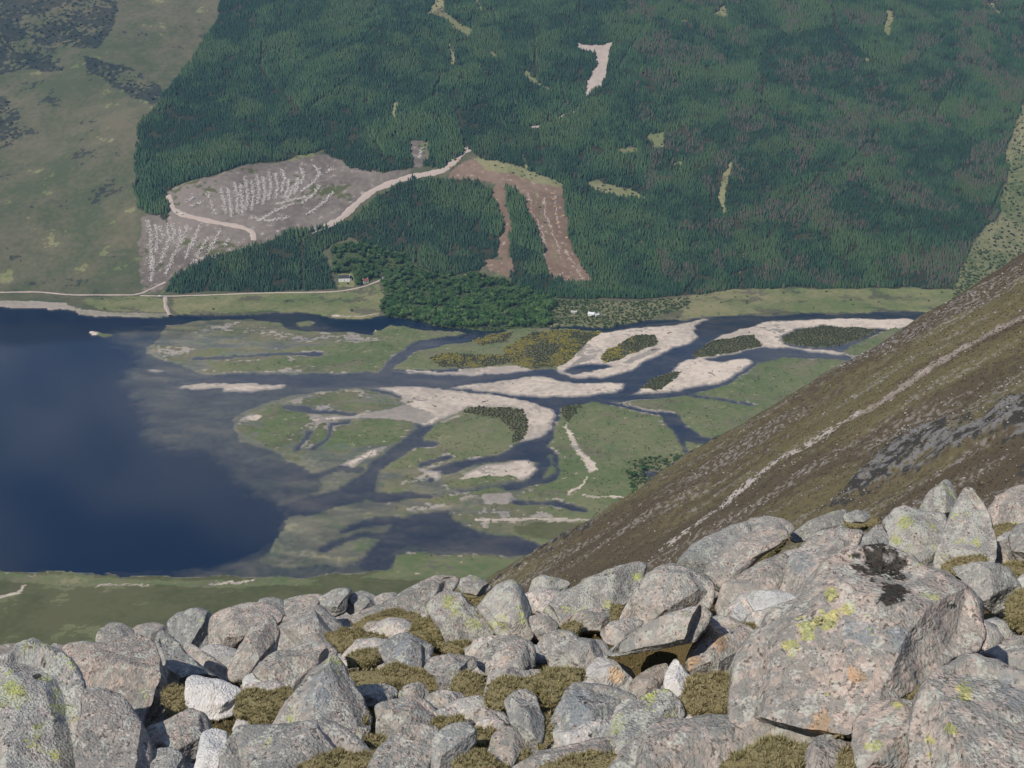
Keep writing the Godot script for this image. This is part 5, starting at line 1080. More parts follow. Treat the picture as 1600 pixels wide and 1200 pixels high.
	tag(loch, "dark blue loch and river water mirroring the clouds", "water", "", "structure")
	var depth := FogVolume.new()
	depth.name = "loch_water_body"
	depth.size = Vector3(5200, 30, 1260)
	depth.position = Vector3(0, -15.05, -1490)
	var fm := FogMaterial.new()
	fm.density = .30
	fm.albedo = lin(.003, .040, .15)
	depth.material = fm
	add_child(depth)
	tag(depth, "deep blue water filling the loch basin", "water", "", "structure")
	var bed := PlaneMesh.new()
	bed.size = Vector2(5200, 1260)
	var bd := put("loch_bed", bed, mat(lin(.05, .06, .06)))
	bd.position = Vector3(0, -16.0, -1490)
	tag(bd, "dark silt bed under the deep loch", "ground", "", "structure")

	# ---- the far hillside
	var bw := 1640
	var bh := 860
	var bres := 1.65
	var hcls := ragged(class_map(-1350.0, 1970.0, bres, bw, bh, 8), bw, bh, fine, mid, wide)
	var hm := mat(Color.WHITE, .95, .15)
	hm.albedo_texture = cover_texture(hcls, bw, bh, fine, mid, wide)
	hm.texture_repeat = false
	nx = 421
	nz = 231
	verts = PackedVector3Array()
	uvs = PackedVector2Array()
	for j in nz:
		var d := 2095.0 + j * 9.0
		for i in nx:
			var x := -2520.0 + i * 12.0
			verts.append(Vector3(x, 1.0 + hill(x, d) + 1.2 * swirl.get_noise_2d(x * .5, d * .5), -d))
			uvs.append(Vector2((x + 1350.0) / (bw * bres), (d - 1970.0) / (bh * bres)))
	var far_hill := put("far_hillside", grid_mesh(nx, nz, verts, uvs), hm)
	tag(far_hill, "long hillside rising from the far shore, grass and plantation", "hillside", "", "structure")

	# ---- the steep ground between the summit and the near shore
	nx = 61
	nz = 101
	verts = PackedVector3Array()
	uvs = PackedVector2Array()
	for j in nz:
		var d := 14.0 + 886.0 * pow(j / 100.0, 2.2)
		for i in nx:
			var x := (i - 30) * (1.5 + d * .05)
			var y := scree(x * .6, d)
			if d > 18.0:
				y = lerpf(637.7, 592.0, (d - 18.0) / 42.0) if d < 60.0 else (lerpf(592.0, 400.0, (d - 60.0) / 240.0) if d < 300.0 else lerpf(400.0, 40.0, (d - 300.0) / 600.0))
				y += minf(.17 * .6 * x, 25.0)
			verts.append(Vector3(x, y - .4, -d))
			uvs.append(Vector2(x, d) * .02)
	var flank := put("mountain_flank", grid_mesh(nx, nz, verts, uvs), mat(lin(.12, .115, .07), .95, .15))
	tag(flank, "steep mountain flank falling from the boulder field to the shore", "hillside", "", "structure")
	build_spur()
	build_woods(hcls, bw, bh, bres, cls, aw, ah)
	build_works()
	build_foreground()

# ---------------------------------------------------------------- the brown spur
func build_spur() -> void:
	var w := 1180
	var h := 800
	var x0 := -130.0
	var d0 := 270.0
	var sx := .5
	var sd := .4
	var bare := [Vector2(200.1, 444.5), Vector2(186.9, 442.8), Vector2(179.3, 445.8), Vector2(165.9, 444.1), Vector2(152.2, 442.0), Vector2(139.9, 441.5), Vector2(130.2, 442.8)]
	var gully := [Vector2(130.2, 442.8), Vector2(118.5, 441.1), Vector2(98.1, 442.9), Vector2(80.5, 434.9), Vector2(58.9, 432.1)]
	var speck := noise(.22, 41, 4)
	var grit := noise(.42, 43, 2)
	var out := PackedByteArray()
	out.resize(w * h * 3)
	var k := 0
	for j in h:
		var d := d0 + j * sd
		for i in w:
			var x := x0 + i * sx
			var a := rib.get_noise_2d(x * .30, d * 1.6)
			var b := rib.get_noise_2d(x * .55 + 400.0, d * 4.0)
			var f := speck.get_noise_2d(x, d)
			var hi0 := grit.get_noise_2d(x * .5 + 90.0, d)
			var c := Color(.078, .063, .043).lerp(Color(.112, .097, .053), smoothstep(-.2, .3, a + .45 * f + .3 * hi0))
			var hi := grit.get_noise_2d(x, d)
			var stony := smoothstep(.06, .22, hi) * smoothstep(.02, .38, .8 * b + .25 * f + .4 * rib.get_noise_2d(x * .2 - 700.0, d * .9) + .25 * smoothstep(455.0, 478.0, d))
			c = c.lerp(Color(.22, .205, .19), stony * .7)
			var crag := smoothstep(.05, .45, rib.get_noise_2d(x * .45 + 900.0, d * 1.1) + .5 * smoothstep(90.0, 150.0, x) * smoothstep(440.0, 390.0, d) - .30)
			c = c.lerp(Color(.15, .147, .147).lerp(Color(.04, .038, .035), smoothstep(-.25, .2, f * 1.3 + b)), smoothstep(.35, .7, crag * 1.1 + .9 * f + .3 * hi))
			var p := Vector2(x, d)
			var wob := 2.2 * f + 2.0 * b
			for q in bare.size() - 1:
				var near := Geometry2D.get_closest_point_to_segment(p, bare[q], bare[q + 1])
				var far := p.distance_to(near) + wob
				if far < 3.0: c = c.lerp(Color(.31, .265, .24).lerp(Color(.20, .175, .15), smoothstep(-.2, .3, hi)), smoothstep(3.0, 1.4, far) * .7)
			for q in gully.size() - 1:
				var near := Geometry2D.get_closest_point_to_segment(p, gully[q], gully[q + 1])
				var far := p.distance_to(near) + wob * 1.4
				if far < 2.6 and f > -.1: c = Color(.34, .31, .29)
			c = c.linear_to_srgb()
			out[k] = c.r8; out[k + 1] = c.g8; out[k + 2] = c.b8
			k += 3
	var m := mat(Color.WHITE, .95, .15)
	m.albedo_texture = ImageTexture.create_from_image(Image.create_from_data(w, h, false, Image.FORMAT_RGB8, out))
	m.texture_repeat = false
	var nx := 394
	var nz := 234
	var verts := PackedVector3Array()
	var uvs := PackedVector2Array()
	for j in nz:
		var d := d0 + 4.0 + j * 1.35
		for i in nx:
			var x := x0 + i * 1.5
			verts.append(Vector3(x, spur(x, d), -d))
			uvs.append(Vector2((x - x0) / (w * sx), (d - d0) / (h * sd)))
	var o := put("mountain_spur", grid_mesh(nx, nz, verts, uvs), m)
	tag(o, "steep brown mountain spur streaked with pale scree", "hillside", "", "structure")
	# stones lying on the spur
	var rock := mat(Color.WHITE, .9, .2)
	rock.vertex_color_use_as_albedo = true
	var shapes := [lump(301), lump(302), lump(303)]
	var spots := [[], [], []]
	var cand := []
	for n in 26000:
		var x := rng.randf_range(-60.0, 300.0)
		var d := rng.randf_range(335.0, 497.0)
		var b := rib.get_noise_2d(x * .55 + 400.0, d * 4.0)
		if b + rng.randf_range(-.5, .12) < .02 and rng.randf() > .05: continue
		var s := .3 + .75 * pow(rng.randf(), 3.5)
		var tone := rng.randf_range(.16, .36)
		var t := Transform3D(Basis.from_euler(Vector3(rng.randf() * 6, rng.randf() * 6, rng.randf() * 6)).scaled(Vector3(s, s * .7, s)), Vector3(x, spur(x, d) + s * .12, -d))
		cand.append([s, t, Color(tone, tone * .95, tone * .91)])
	cand.sort_custom(func(p, q): return p[0] > q[0])
	for n in cand.size():
		if n < 120:
			var q := put("hillside_boulder", shapes[n % 3], rock)
			q.transform = cand[n][1]
			var c: Color = cand[n][2]
			var own := mat(c.linear_to_srgb(), .9, .2)
			q.material_override = own if n < 6 else get_node("hillside_boulder" if n % 6 == 0 else "hillside_boulder_%03d" % (n % 6)).material_override
			tag(q, "pale boulder lying on the brown spur", "boulder", "boulders on the brown spur")
		else: spots[n % 3].append([cand[n][1], cand[n][2]])
	for n in 3: scatter("scree_stones", shapes[n], rock, spots[n], "small pale stones strewn over the brown spur", self, "stones")

	# clumps of heather and grass
	var leaf := mat(Color.WHITE, .9, .15)
	leaf.vertex_color_use_as_albedo = true
	var clump := leaf_crown(4, 26, .24, .8, 31)
	var tufts := []
	for n in 42000:
		var x := rng.randf_range(-60.0, 300.0)
		var d := rng.randf_range(338.0, 492.0)
		var a := rib.get_noise_2d(x * .30, d * 1.6)
		if rib.get_noise_2d(x * .55 + 400.0, d * 4.0) > .12 and rng.randf() < .7: continue
		var s := rng.randf_range(.22, .62)
		var col := Color(.125, .10, .07).lerp(Color(.19, .165, .09), clampf(.5 + a * 2.0 + rng.randfn() * .3, 0, 1))
		tufts.append([Transform3D(Basis(Vector3.UP, rng.randf() * 6).scaled(Vector3(s * 1.7, s, s * 1.7)), Vector3(x, spur(x, d) - .12, -d)), col])
	scatter("heather_clumps", clump, leaf, tufts, "brown heather and grass clumps covering the spur", self, "heather")

# ---------------------------------------------------------------- forest, woods, shrubs
func build_woods(hcls: PackedByteArray, bw: int, bh: int, bres: float, cls: PackedByteArray, aw: int, ah: int) -> void:
	var leaf := mat(Color.WHITE, .85, .2)
	leaf.vertex_color_use_as_albedo = true
	var bark := mat(lin(.12, .095, .075))
	var spruce := [spruce_mesh(6, 7, .235, 1), spruce_mesh(6, 6, .21, 2, .02), spruce_mesh(5, 7, .26, 3)]
	var trunk := trunk_mesh(.016, .004, .9)
	var tone := noise(.006, 51, 3)
	var patch := noise(.02, 52, 3)
	var block := noise(.0062, 58, 1, FastNoiseLite.TYPE_CELLULAR)
	block.cellular_jitter = .75
	block.cellular_return_type = FastNoiseLite.RETURN_CELL_VALUE
	var ride := block.duplicate()
	ride.cellular_return_type = FastNoiseLite.RETURN_DISTANCE2_SUB
	var all := []
	var dist := PackedFloat32Array()
	var step := 3.3
	for j in int(1330.0 / step):
		var d0 := 1975.0 + j * step
		for i in int(2640.0 / step):
			var x := -1320.0 + i * step + rng.randf_range(-1.7, 1.7)
			var d := d0 + rng.randf_range(-1.7, 1.7)
			if absf(x) > .42 * d + 30.0: continue
			var ci := int((x + 1350.0) / bres)
			var cj := int((d - 1970.0) / bres)
			if ci < 0 or cj < 0 or ci >= bw or cj >= bh: continue
			var c := hcls[cj * bw + ci]
			var p := patch.get_noise_2d(x, d)
			if c == 10:
				if p < -.38 and rng.randf() < .8: continue
				if ride.get_noise_2d(x * .8, d) < -.975 and rng.randf() < .9: continue
				if rng.randf() < .03: continue
			elif c == 11 or c == 12 or c == 14 or c == 13 or c == 8 or c == 7: continue
			elif c == 15:
				if rng.randf() > .05: continue
			else: continue
			var t := tone.get_noise_2d(x, d)
			var bl: float = block.get_noise_2d(x * .8, d)
			var h := 9.0 + 2.0 * t + 3.0 * p + 1.8 * bl + rng.randfn() * 1.0
			if rng.randf() < .05: h *= 1.3
			if c == 15: h *= .5
			var wdt := h * rng.randf_range(.95, 1.3)
			var dead := tone.get_noise_2d(x * 1.3 + 2000.0, d * 1.3) > .16 and x > 250.0 and rng.randf() < .5
			var col := Color(.026, .06, .036).lerp(Color(.062, .115, .052), clampf(.42 + p * .7 + t * .8 + bl * .32 + rng.randfn() * .2, 0, 1))
			if rng.randf() < .012: dead = true
			if dead: col = Color(.10, .095, .07)
			elif t > .2: col = col.lerp(Color(.075, .115, .05), .5)
			var tr := Transform3D(Basis(Vector3.UP, rng.randf() * TAU).scaled(Vector3(wdt, h, wdt)), Vector3(x, land(x, d) - .1, -d))
			all.append([tr, col, rng.randi() % 3])
			dist.append(Vector3(x, tr.origin.y, -d).distance_to(EYE))
	var sorted := dist.duplicate()
	sorted.sort()
	var limit := sorted[mini(299, sorted.size() - 1)]
	var rest := [[], [], []]
	var shades := []
	for q in 5:
		shades.append(mat(Color(.030, .068, .036).lerp(Color(.05, .10, .042), q / 4.0).linear_to_srgb(), .85, .2))
	for i in all.size():
		var e: Array = all[i]
		if dist[i] <= limit:
			var o := base("spruce_tree", e[0].origin)
			o.transform = e[0]
			put("crown", spruce[e[2]], shades[i % 5], o)
			put("trunk", trunk, bark, o)
			tag(o, "dark green spruce in the front rows of the plantation along the valley floor", "tree", "front-row spruces of the plantation")
		else: rest[e[2]].append([e[0], e[1]])
	for n in 3: scatter("spruce_forest", spruce[n], leaf, rest[n], "dense dark green spruce plantation covering the far hillside", self, "forest")
	print("spruces ", all.size())

	# broadleaved trees round the houses and along the river
	var crowns := [leaf_crown(6, 520, .075, 1.0, 11), leaf_crown(7, 560, .07, .95, 12), leaf_crown(5, 480, .08, 1.05, 13)]
	var bole := trunk_mesh(.035, .02, .45)
	all = []
	dist = PackedFloat32Array()
	for j in 60:
		for i in 120:
			var x := -450.0 + i * 8.2 + rng.randf_range(-3, 3)
			var d := 1840.0 + j * 8.2 + rng.randf_range(-3, 3)
			var ci := int((x + 1000.0) / 1.25)
			var cj := int((d - 870.0) / 1.25)
			var c := 0
			if cj < ah: c = cls[cj * aw + ci]
			else: c = hcls[int((d - 1970.0) / bres) * bw + int((x + 1350.0) / bres)]
			if c != 18: continue
			var p := patch.get_noise_2d(x * 1.5, d * 1.5)
			if p < -.22 or rng.randf() < .06: continue
			var s := 8.5 + 5.5 * clampf(p + .35, 0, 1) + rng.randf_range(-1.5, 1.5)
			var tr := Transform3D(Basis(Vector3.UP, rng.randf() * TAU).scaled(Vector3(s * 1.15, s, s * 1.15)), Vector3(x, land(x, d), -d))
			all.append([tr, rng.randi() % 3, rng.randf()])
			dist.append(tr.origin.distance_to(EYE))
	sorted = dist.duplicate()
	sorted.sort()
	limit = sorted[mini(299, sorted.size() - 1)]
	var greens := []
	for q in 5:
		var g := mat(Color(.06, .135, .042).lerp(Color(.135, .22, .07), q / 4.0).linear_to_srgb(), .8, .2)
		g.backlight_enabled = true
		g.backlight = Color(.25, .3, .1)
		greens.append(g)
	rest = [[], [], []]
	for i in all.size():
		var e: Array = all[i]
		if dist[i] <= limit:
			var o := base("broadleaf_tree", e[0].origin)
			o.transform = e[0]
			put("crown", crowns[e[1]], greens[int(e[2] * 4.99)], o)
			put("trunk", bole, bark, o)
			tag(o, "bright green broadleaved tree in the riverside wood", "tree", "broadleaved trees of the riverside wood")
		else: rest[e[1]].append([e[0], Color(.055, .125, .04).lerp(Color(.115, .19, .062), e[2])])
	for n in 3:
		if rest[n].size(): scatter("broadleaf_wood", crowns[n], leaf, rest[n], "green broadleaved wood behind the riverside trees", self, "wood")
	print("broadleaf ", all.size())

	# gorse and heath on the islands, shrubs on the rough ground
	var bush := [leaf_crown(5, 60, .17, .9, 21), leaf_crown(4, 54, .18, .8, 22)]
	var gorse := [[], []]
	var scrub := [[], []]
	var bloom := noise(.018, 60, 3)
	for j in 314:
		for i in 560:
			var x := -700.0 + i * 3.1 + rng.randf_range(-1.4, 1.4)
			var d := 1130.0 + j * 3.1 + rng.randf_range(-1.4, 1.4)
			var c := cls[int((d - 870.0) / 1.25) * aw + int((x + 1000.0) / 1.25)]
			var y := land(x, d)
			if c == 6:
				var s := rng.randf_range(1.2, 2.6)
				var b := bloom.get_noise_2d(x, d)
				var yellow := x < 180.0 and x > -150.0 and d > 1640.0 and rng.randf() < .42 + b * 1.4
				var col := Color(.065, .085, .03).lerp(Color(.12, .115, .055), rng.randf())
				if yellow: col = Color(.56, .46, .05).lerp(Color(.26, .24, .05), rng.randf() * .7)
				gorse[i % 2].append([Transform3D(Basis(Vector3.UP, rng.randf() * 6).scaled(Vector3(s * 1.3, s, s * 1.3)), Vector3(x, y - .3, -d)), col])
			elif (c == 15 and rng.randf() < .42) or (c == 18 and rng.randf() < .30) or (c == 7 and rng.randf() < .006) or (c == 14 and rng.randf() < .1):
				var s := rng.randf_range(1.5, 4.5)
				var col := Color(.06, .105, .04).lerp(Color(.13, .165, .065), rng.randf())
				if c == 18 and rng.randf() < .03: col = Color(.26, .13, .24)
				scrub[i % 2].append([Transform3D(Basis(Vector3.UP, rng.randf() * 6).scaled(Vector3(s * 1.3, s, s * 1.3)), Vector3(x, y - .2, -d)), col])
	for j in 250:
		for i in 330:
			var x := -1320.0 + i * 8.0 + rng.randf_range(-4, 4)
			var d := 2100.0 + j * 4.6 + rng.randf_range(-4, 4)
			if absf(x) > .42 * d + 20.0: continue
			var c := hcls[clampi(int((d - 1970.0) / bres), 0, bh - 1) * bw + clampi(int((x + 1350.0) / bres), 0, bw - 1)]
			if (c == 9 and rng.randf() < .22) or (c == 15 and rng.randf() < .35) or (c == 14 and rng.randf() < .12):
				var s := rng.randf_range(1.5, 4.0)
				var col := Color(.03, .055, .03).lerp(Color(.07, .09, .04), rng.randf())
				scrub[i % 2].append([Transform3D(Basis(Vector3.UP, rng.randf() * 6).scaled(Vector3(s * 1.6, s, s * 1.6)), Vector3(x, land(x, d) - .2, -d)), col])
	for n in 2:
		scatter("gorse_scrub", bush[n], leaf, gorse[n], "yellow-flowered gorse and dark heath on the river islands", self, "gorse")
		scatter("scrub", bush[n], leaf, scrub[n], "low green scrub on the rough ground of the valley", self, "scrub")
	# rushes on the marsh, gravel and flotsam on the bars
	var rush := []
	for n in 60000:
		var x := rng.randf_range(-620.0, 640.0)
		var d := rng.randf_range(1130.0, 1990.0)
		var c := cls[int((d - 870.0) / 1.25) * aw + int((x + 1000.0) / 1.25)]
		var b := bloom.get_noise_2d(x * 1.6, d * 1.6)
		if c == 4 and b > -.05 and rng.randf() < .5 or c == 7 and rng.randf() < .25 or c == 3 and rng.randf() < .15 or c == 5 and b > .18 and rng.randf() < .2:
			var s := rng.randf_range(.5, 1.3)
			var col := Color(.085, .11, .045).lerp(Color(.17, .155, .085), rng.randf())
			rush.append([Transform3D(Basis(Vector3.UP, rng.randf() * 6).scaled(Vector3(s * 1.8, s * .8, s * 1.8)), Vector3(x, .55 + hill(x, d) + near_bank(d), -d)), col])
	scatter("rush_tufts", bush[0], leaf, rush, "rush and grass tufts dotted over the marsh and fields", self, "rushes")
	# single shrubs on the marsh
	var shrub := leaf_crown(5, 260, .09, .9, 25)
	for p in [Vector2(152.2, 1338.8), Vector2(139.5, 1322), Vector2(135.9, 1297.5), Vector2(137.1, 1278.4), Vector2(152.5, 1289.5), Vector2(179.1, 1361.2), Vector2(194.2, 1361.2), Vector2(224.9, 1382.4), Vector2(236.9, 1396.9), Vector2(166.7, 1300.7), Vector2(214.5, 1361.2)]:
		var o := put("marsh_shrub", shrub, greens[rng.randi() % 3])
		var s := rng.randf_range(6.0, 9.5)
		o.position = on_land(p, -.5)
		o.scale = Vector3(s * 1.2, s, s * 1.2)
		o.rotation.y = rng.randf() * 6
		tag(o, "dark green shrub on the marsh at the foot of the brown spur", "shrub", "shrubs at the foot of the spur")

# ---------------------------------------------------------------- tracks, felled ground, houses
func ribbon(pts: Array, width: float, lift: float) -> ArrayMesh:
	var curve := Curve2D.new()
	for i in range(0, pts.size(), 2): curve.add_point(Vector2(pts[i], pts[i + 1]))
	var n := int(curve.get_baked_length() / 4.0) + 2
	var v := PackedVector3Array()
	var uv := PackedVector2Array()
	for i in n:
		var l := curve.get_baked_length() * i / (n - 1)
		var a := curve.sample_baked(maxf(l - 9.0, 0.0))
		var b := curve.sample_baked(minf(l + 9.0, curve.get_baked_length()))
		var p := (a + b) * .5
		var s := (b - a).orthogonal().normalized() * width * .5 * (1.0 + .18 * sin(l * .13) + .1 * sin(l * .41))
		for k in 5:
			var q := p + s * (k - 2) * .5
			v.append(Vector3(q.x, land(q.x, q.y) + lift + (1.0 - absf(k - 2.0) * .75) * .6, -q.y))
			uv.append(Vector2(k * width * .25, l))
	return grid_mesh(5, n, v, uv)

func build_works() -> void:
	var gravel := mat(Color.WHITE, .95, .15)
	var gt := NoiseTexture2D.new()
	gt.width = 256; gt.height = 256; gt.seamless = true
	gt.noise = noise(.05, 81, 4)
	var ramp := Gradient.new()
	ramp.set_color(0, lin(.33, .265, .225)); ramp.set_color(1, lin(.54, .455, .40))
	gt.color_ramp = ramp
	gravel.albedo_texture = gt
	gravel.uv1_scale = Vector3(.03, .03, 1)
	for e in TRACKS:
		var o := put(e[0], ribbon(e[3], e[2], .5), gravel)
		tag(o, e[1], "track", "", "structure")
	# rows of pale brash left by the felling
	var wood := mat(lin(.60, .56, .52), .95, .15)
	var row := 0
	for e in WINDROWS:
		var st := SurfaceTool.new()
		st.begin(Mesh.PRIMITIVE_TRIANGLES)
		var at := on_land(Vector2(e[0], e[1]))
		for i in range(0, e.size() - 2, 2):
			var a := Vector2(e[i], e[i + 1])
			var b := Vector2(e[i + 2], e[i + 3])
			var n := int(a.distance_to(b) / .4) + 2
			for k in n:
				if rng.randf() < .06: continue
				var p := a.lerp(b, k / float(n)) + Vector2(rng.randfn() * 1.9, rng.randfn() * 1.8)
				var turn := Basis.from_euler(Vector3(rng.randfn() * .25, rng.randf() * PI, rng.randfn() * .3))
				var l := rng.randf_range(1.2, 3.2)
				var bm := CylinderMesh.new()
				bm.radial_segments = 4; bm.rings = 0
				bm.top_radius = .3; bm.bottom_radius = rng.randf_range(.45, .95); bm.height = l
				st.append_from(bm, 0, Transform3D(turn * Basis(Vector3.RIGHT, PI / 2), on_land(p, rng.randf_range(.2, .9)) - at))
		var o := put("brash_row", st.commit(), wood)
		o.position = at
		tag(o, "pale row of branches raked together on the grey felled ground", "brash", "brash rows on the felled ground")
	# stacks of fresh logs on the red felled strip
	var log_mat := mat(lin(.50, .33, .18), .9, .2)
	for p in [Vector2(73.3, 2286.9), Vector2(75.3, 2272.3), Vector2(77.1, 2254.7), Vector2(78.9, 2233.8), Vector2(80.6, 2210.8), Vector2(91.5, 2234.2), Vector2(26, 2207), Vector2(96.4, 2174.3), Vector2(-113.6, 2344), Vector2(-100.1, 2364.9)]:
		var o := base("log_stack", on_land(p), rng.randf_range(-.4, .4))
		tag(o, "small stack of orange-brown logs on the red felled strip", "logs", "log stacks on the red felled strip")
		for k in 6:
			var c := CylinderMesh.new()
			c.top_radius = .38; c.bottom_radius = .45; c.height = 5.5; c.radial_segments = 8; c.rings = 0
			var st := SurfaceTool.new()
			st.begin(Mesh.PRIMITIVE_TRIANGLES)
			var lay := 0 if k < 3 else (1 if k < 5 else 2)
			var off: float = [-.9, 0.0, .9, -.45, .45, 0.0][k]
			st.append_from(c, 0, Transform3D(Basis(Vector3.FORWARD, PI / 2), Vector3(0, .42 + lay * .75, off)))
			put("log", st.commit(), log_mat, o)
	# houses
	var white := mat(lin(.78, .77, .74), .8, .3)
	var slate := mat(lin(.035, .037, .042), .6, .4)
	var rust := mat(lin(.26, .10, .06), .85, .2)
	var glass := mat(lin(.03, .035, .04), .1, .5)
	var rubber := mat(lin(.03, .03, .03))
	cottage(on_land(Vector2(-279.5, 2042.8), .2), .12, 19.0, 9.0, 4.6, 4.4, white, slate, glass, "white cottage with a dark slate roof at the edge of the plantation")
	cottage(on_land(Vector2(-270.1, 2045.2), .2), 1.5, 8.0, 6.0, 3.4, 3.2, white, slate, glass, "white rear wing built against the dark-roofed cottage", "cottage_wing")
	cottage(on_land(Vector2(-243.9, 2038.6), .2), .6, 10.0, 6.0, 3.0, 3.2, white, rust, glass, "barn with a rusty red roof beside the lane and the cottage", "barn")
	cottage(on_land(Vector2(123.8, 1891.5), .2), -.3, 10.0, 6.0, 3.0, 2.6, white, mat(lin(.62, .63, .64), .6, .4), glass, "small white bungalow with a pale roof among bushes by the river")
	cottage(on_land(Vector2(132.6, 1888.5), .2), .5, 6.0, 4.5, 2.6, 1.8, white, mat(lin(.55, .56, .58), .6, .4), glass, "white outbuilding beside the pale-roofed bungalow", "outbuilding")
	cottage(on_land(Vector2(97.4, 1903.9), .2), -.2, 9.0, 4.0, 2.3, 1.4, mat(lin(.55, .54, .52)), mat(lin(.42, .42, .42)), glass, "low grey shed half hidden in bushes near the river", "shed")
	van(on_land(Vector2(-572.6, 1983.5), .6), .2, white, glass, rubber, "white van parked at the top of the slipway")
	van(on_land(Vector2(-585.7, 2180.5), 1.2), -.5, mat(lin(.45, .58, .60), .4, .5), glass, rubber, "pale turquoise van on the bend of the pink forest track")
	van(on_land(Vector2(-575.1, 2176.8), 1.2), -.2, white, glass, rubber, "white van just below the turquoise one on the forest track")
	# the bridge where the lane crosses the burn
	var stone := mat(lin(.30, .28, .26))
	var br := base("stone_bridge", on_land(Vector2(-211.1, 2053.3), .4), .55)
	tag(br, "small stone bridge carrying the lane over the burn", "bridge")
	box("deck", Vector3(12, .5, 4.5), Vector3(0, .6, 0), stone, br)
	for s in [-1, 1]:
		box("parapet", Vector3(12, 1.0, .4), Vector3(0, 1.35, s * 2.1), stone, br)
		box("abutment", Vector3(1.6, 2.6, 4.4), Vector3(s * 5.0, -.95, 0), stone, br)
	# driftwood on the sand bars
	var bleached := mat(lin(.11, .09, .08))
	for p in [Vector2(236.5, 1811.7), Vector2(206.1, 1740.1), Vector2(381.1, 1834.7), Vector2(356.7, 1817.4), Vector2(-35.2, 1545.9), Vector2(-101.4, 1530.9)]:
		var c := CylinderMesh.new()
		c.top_radius = .25; c.bottom_radius = .55; c.height = 9.0; c.radial_segments = 7
		var st := SurfaceTool.new()
		st.begin(Mesh.PRIMITIVE_TRIANGLES)
		st.append_from(c, 0, Transform3D(Basis(Vector3.FORWARD, PI / 2), Vector3.ZERO))
		c.height = 3.0; c.top_radius = .15; c.bottom_radius = .3
		st.append_from(c, 0, Transform3D(Basis(Vector3(1, 0, .6).normalized(), .9), Vector3(-2, .9, .4)))
		st.append_from(c, 0, Transform3D(Basis(Vector3(1, 0, -.6).normalized(), -1.1), Vector3(-4, .7, -.4)))
		var o := put("driftwood", st.commit(), bleached)
		o.position = on_land(p, -.1)
		o.rotation.y = rng.randf() * PI
		tag(o, "dark driftwood log stranded on a pale sand bar", "driftwood", "driftwood on the sand bars")

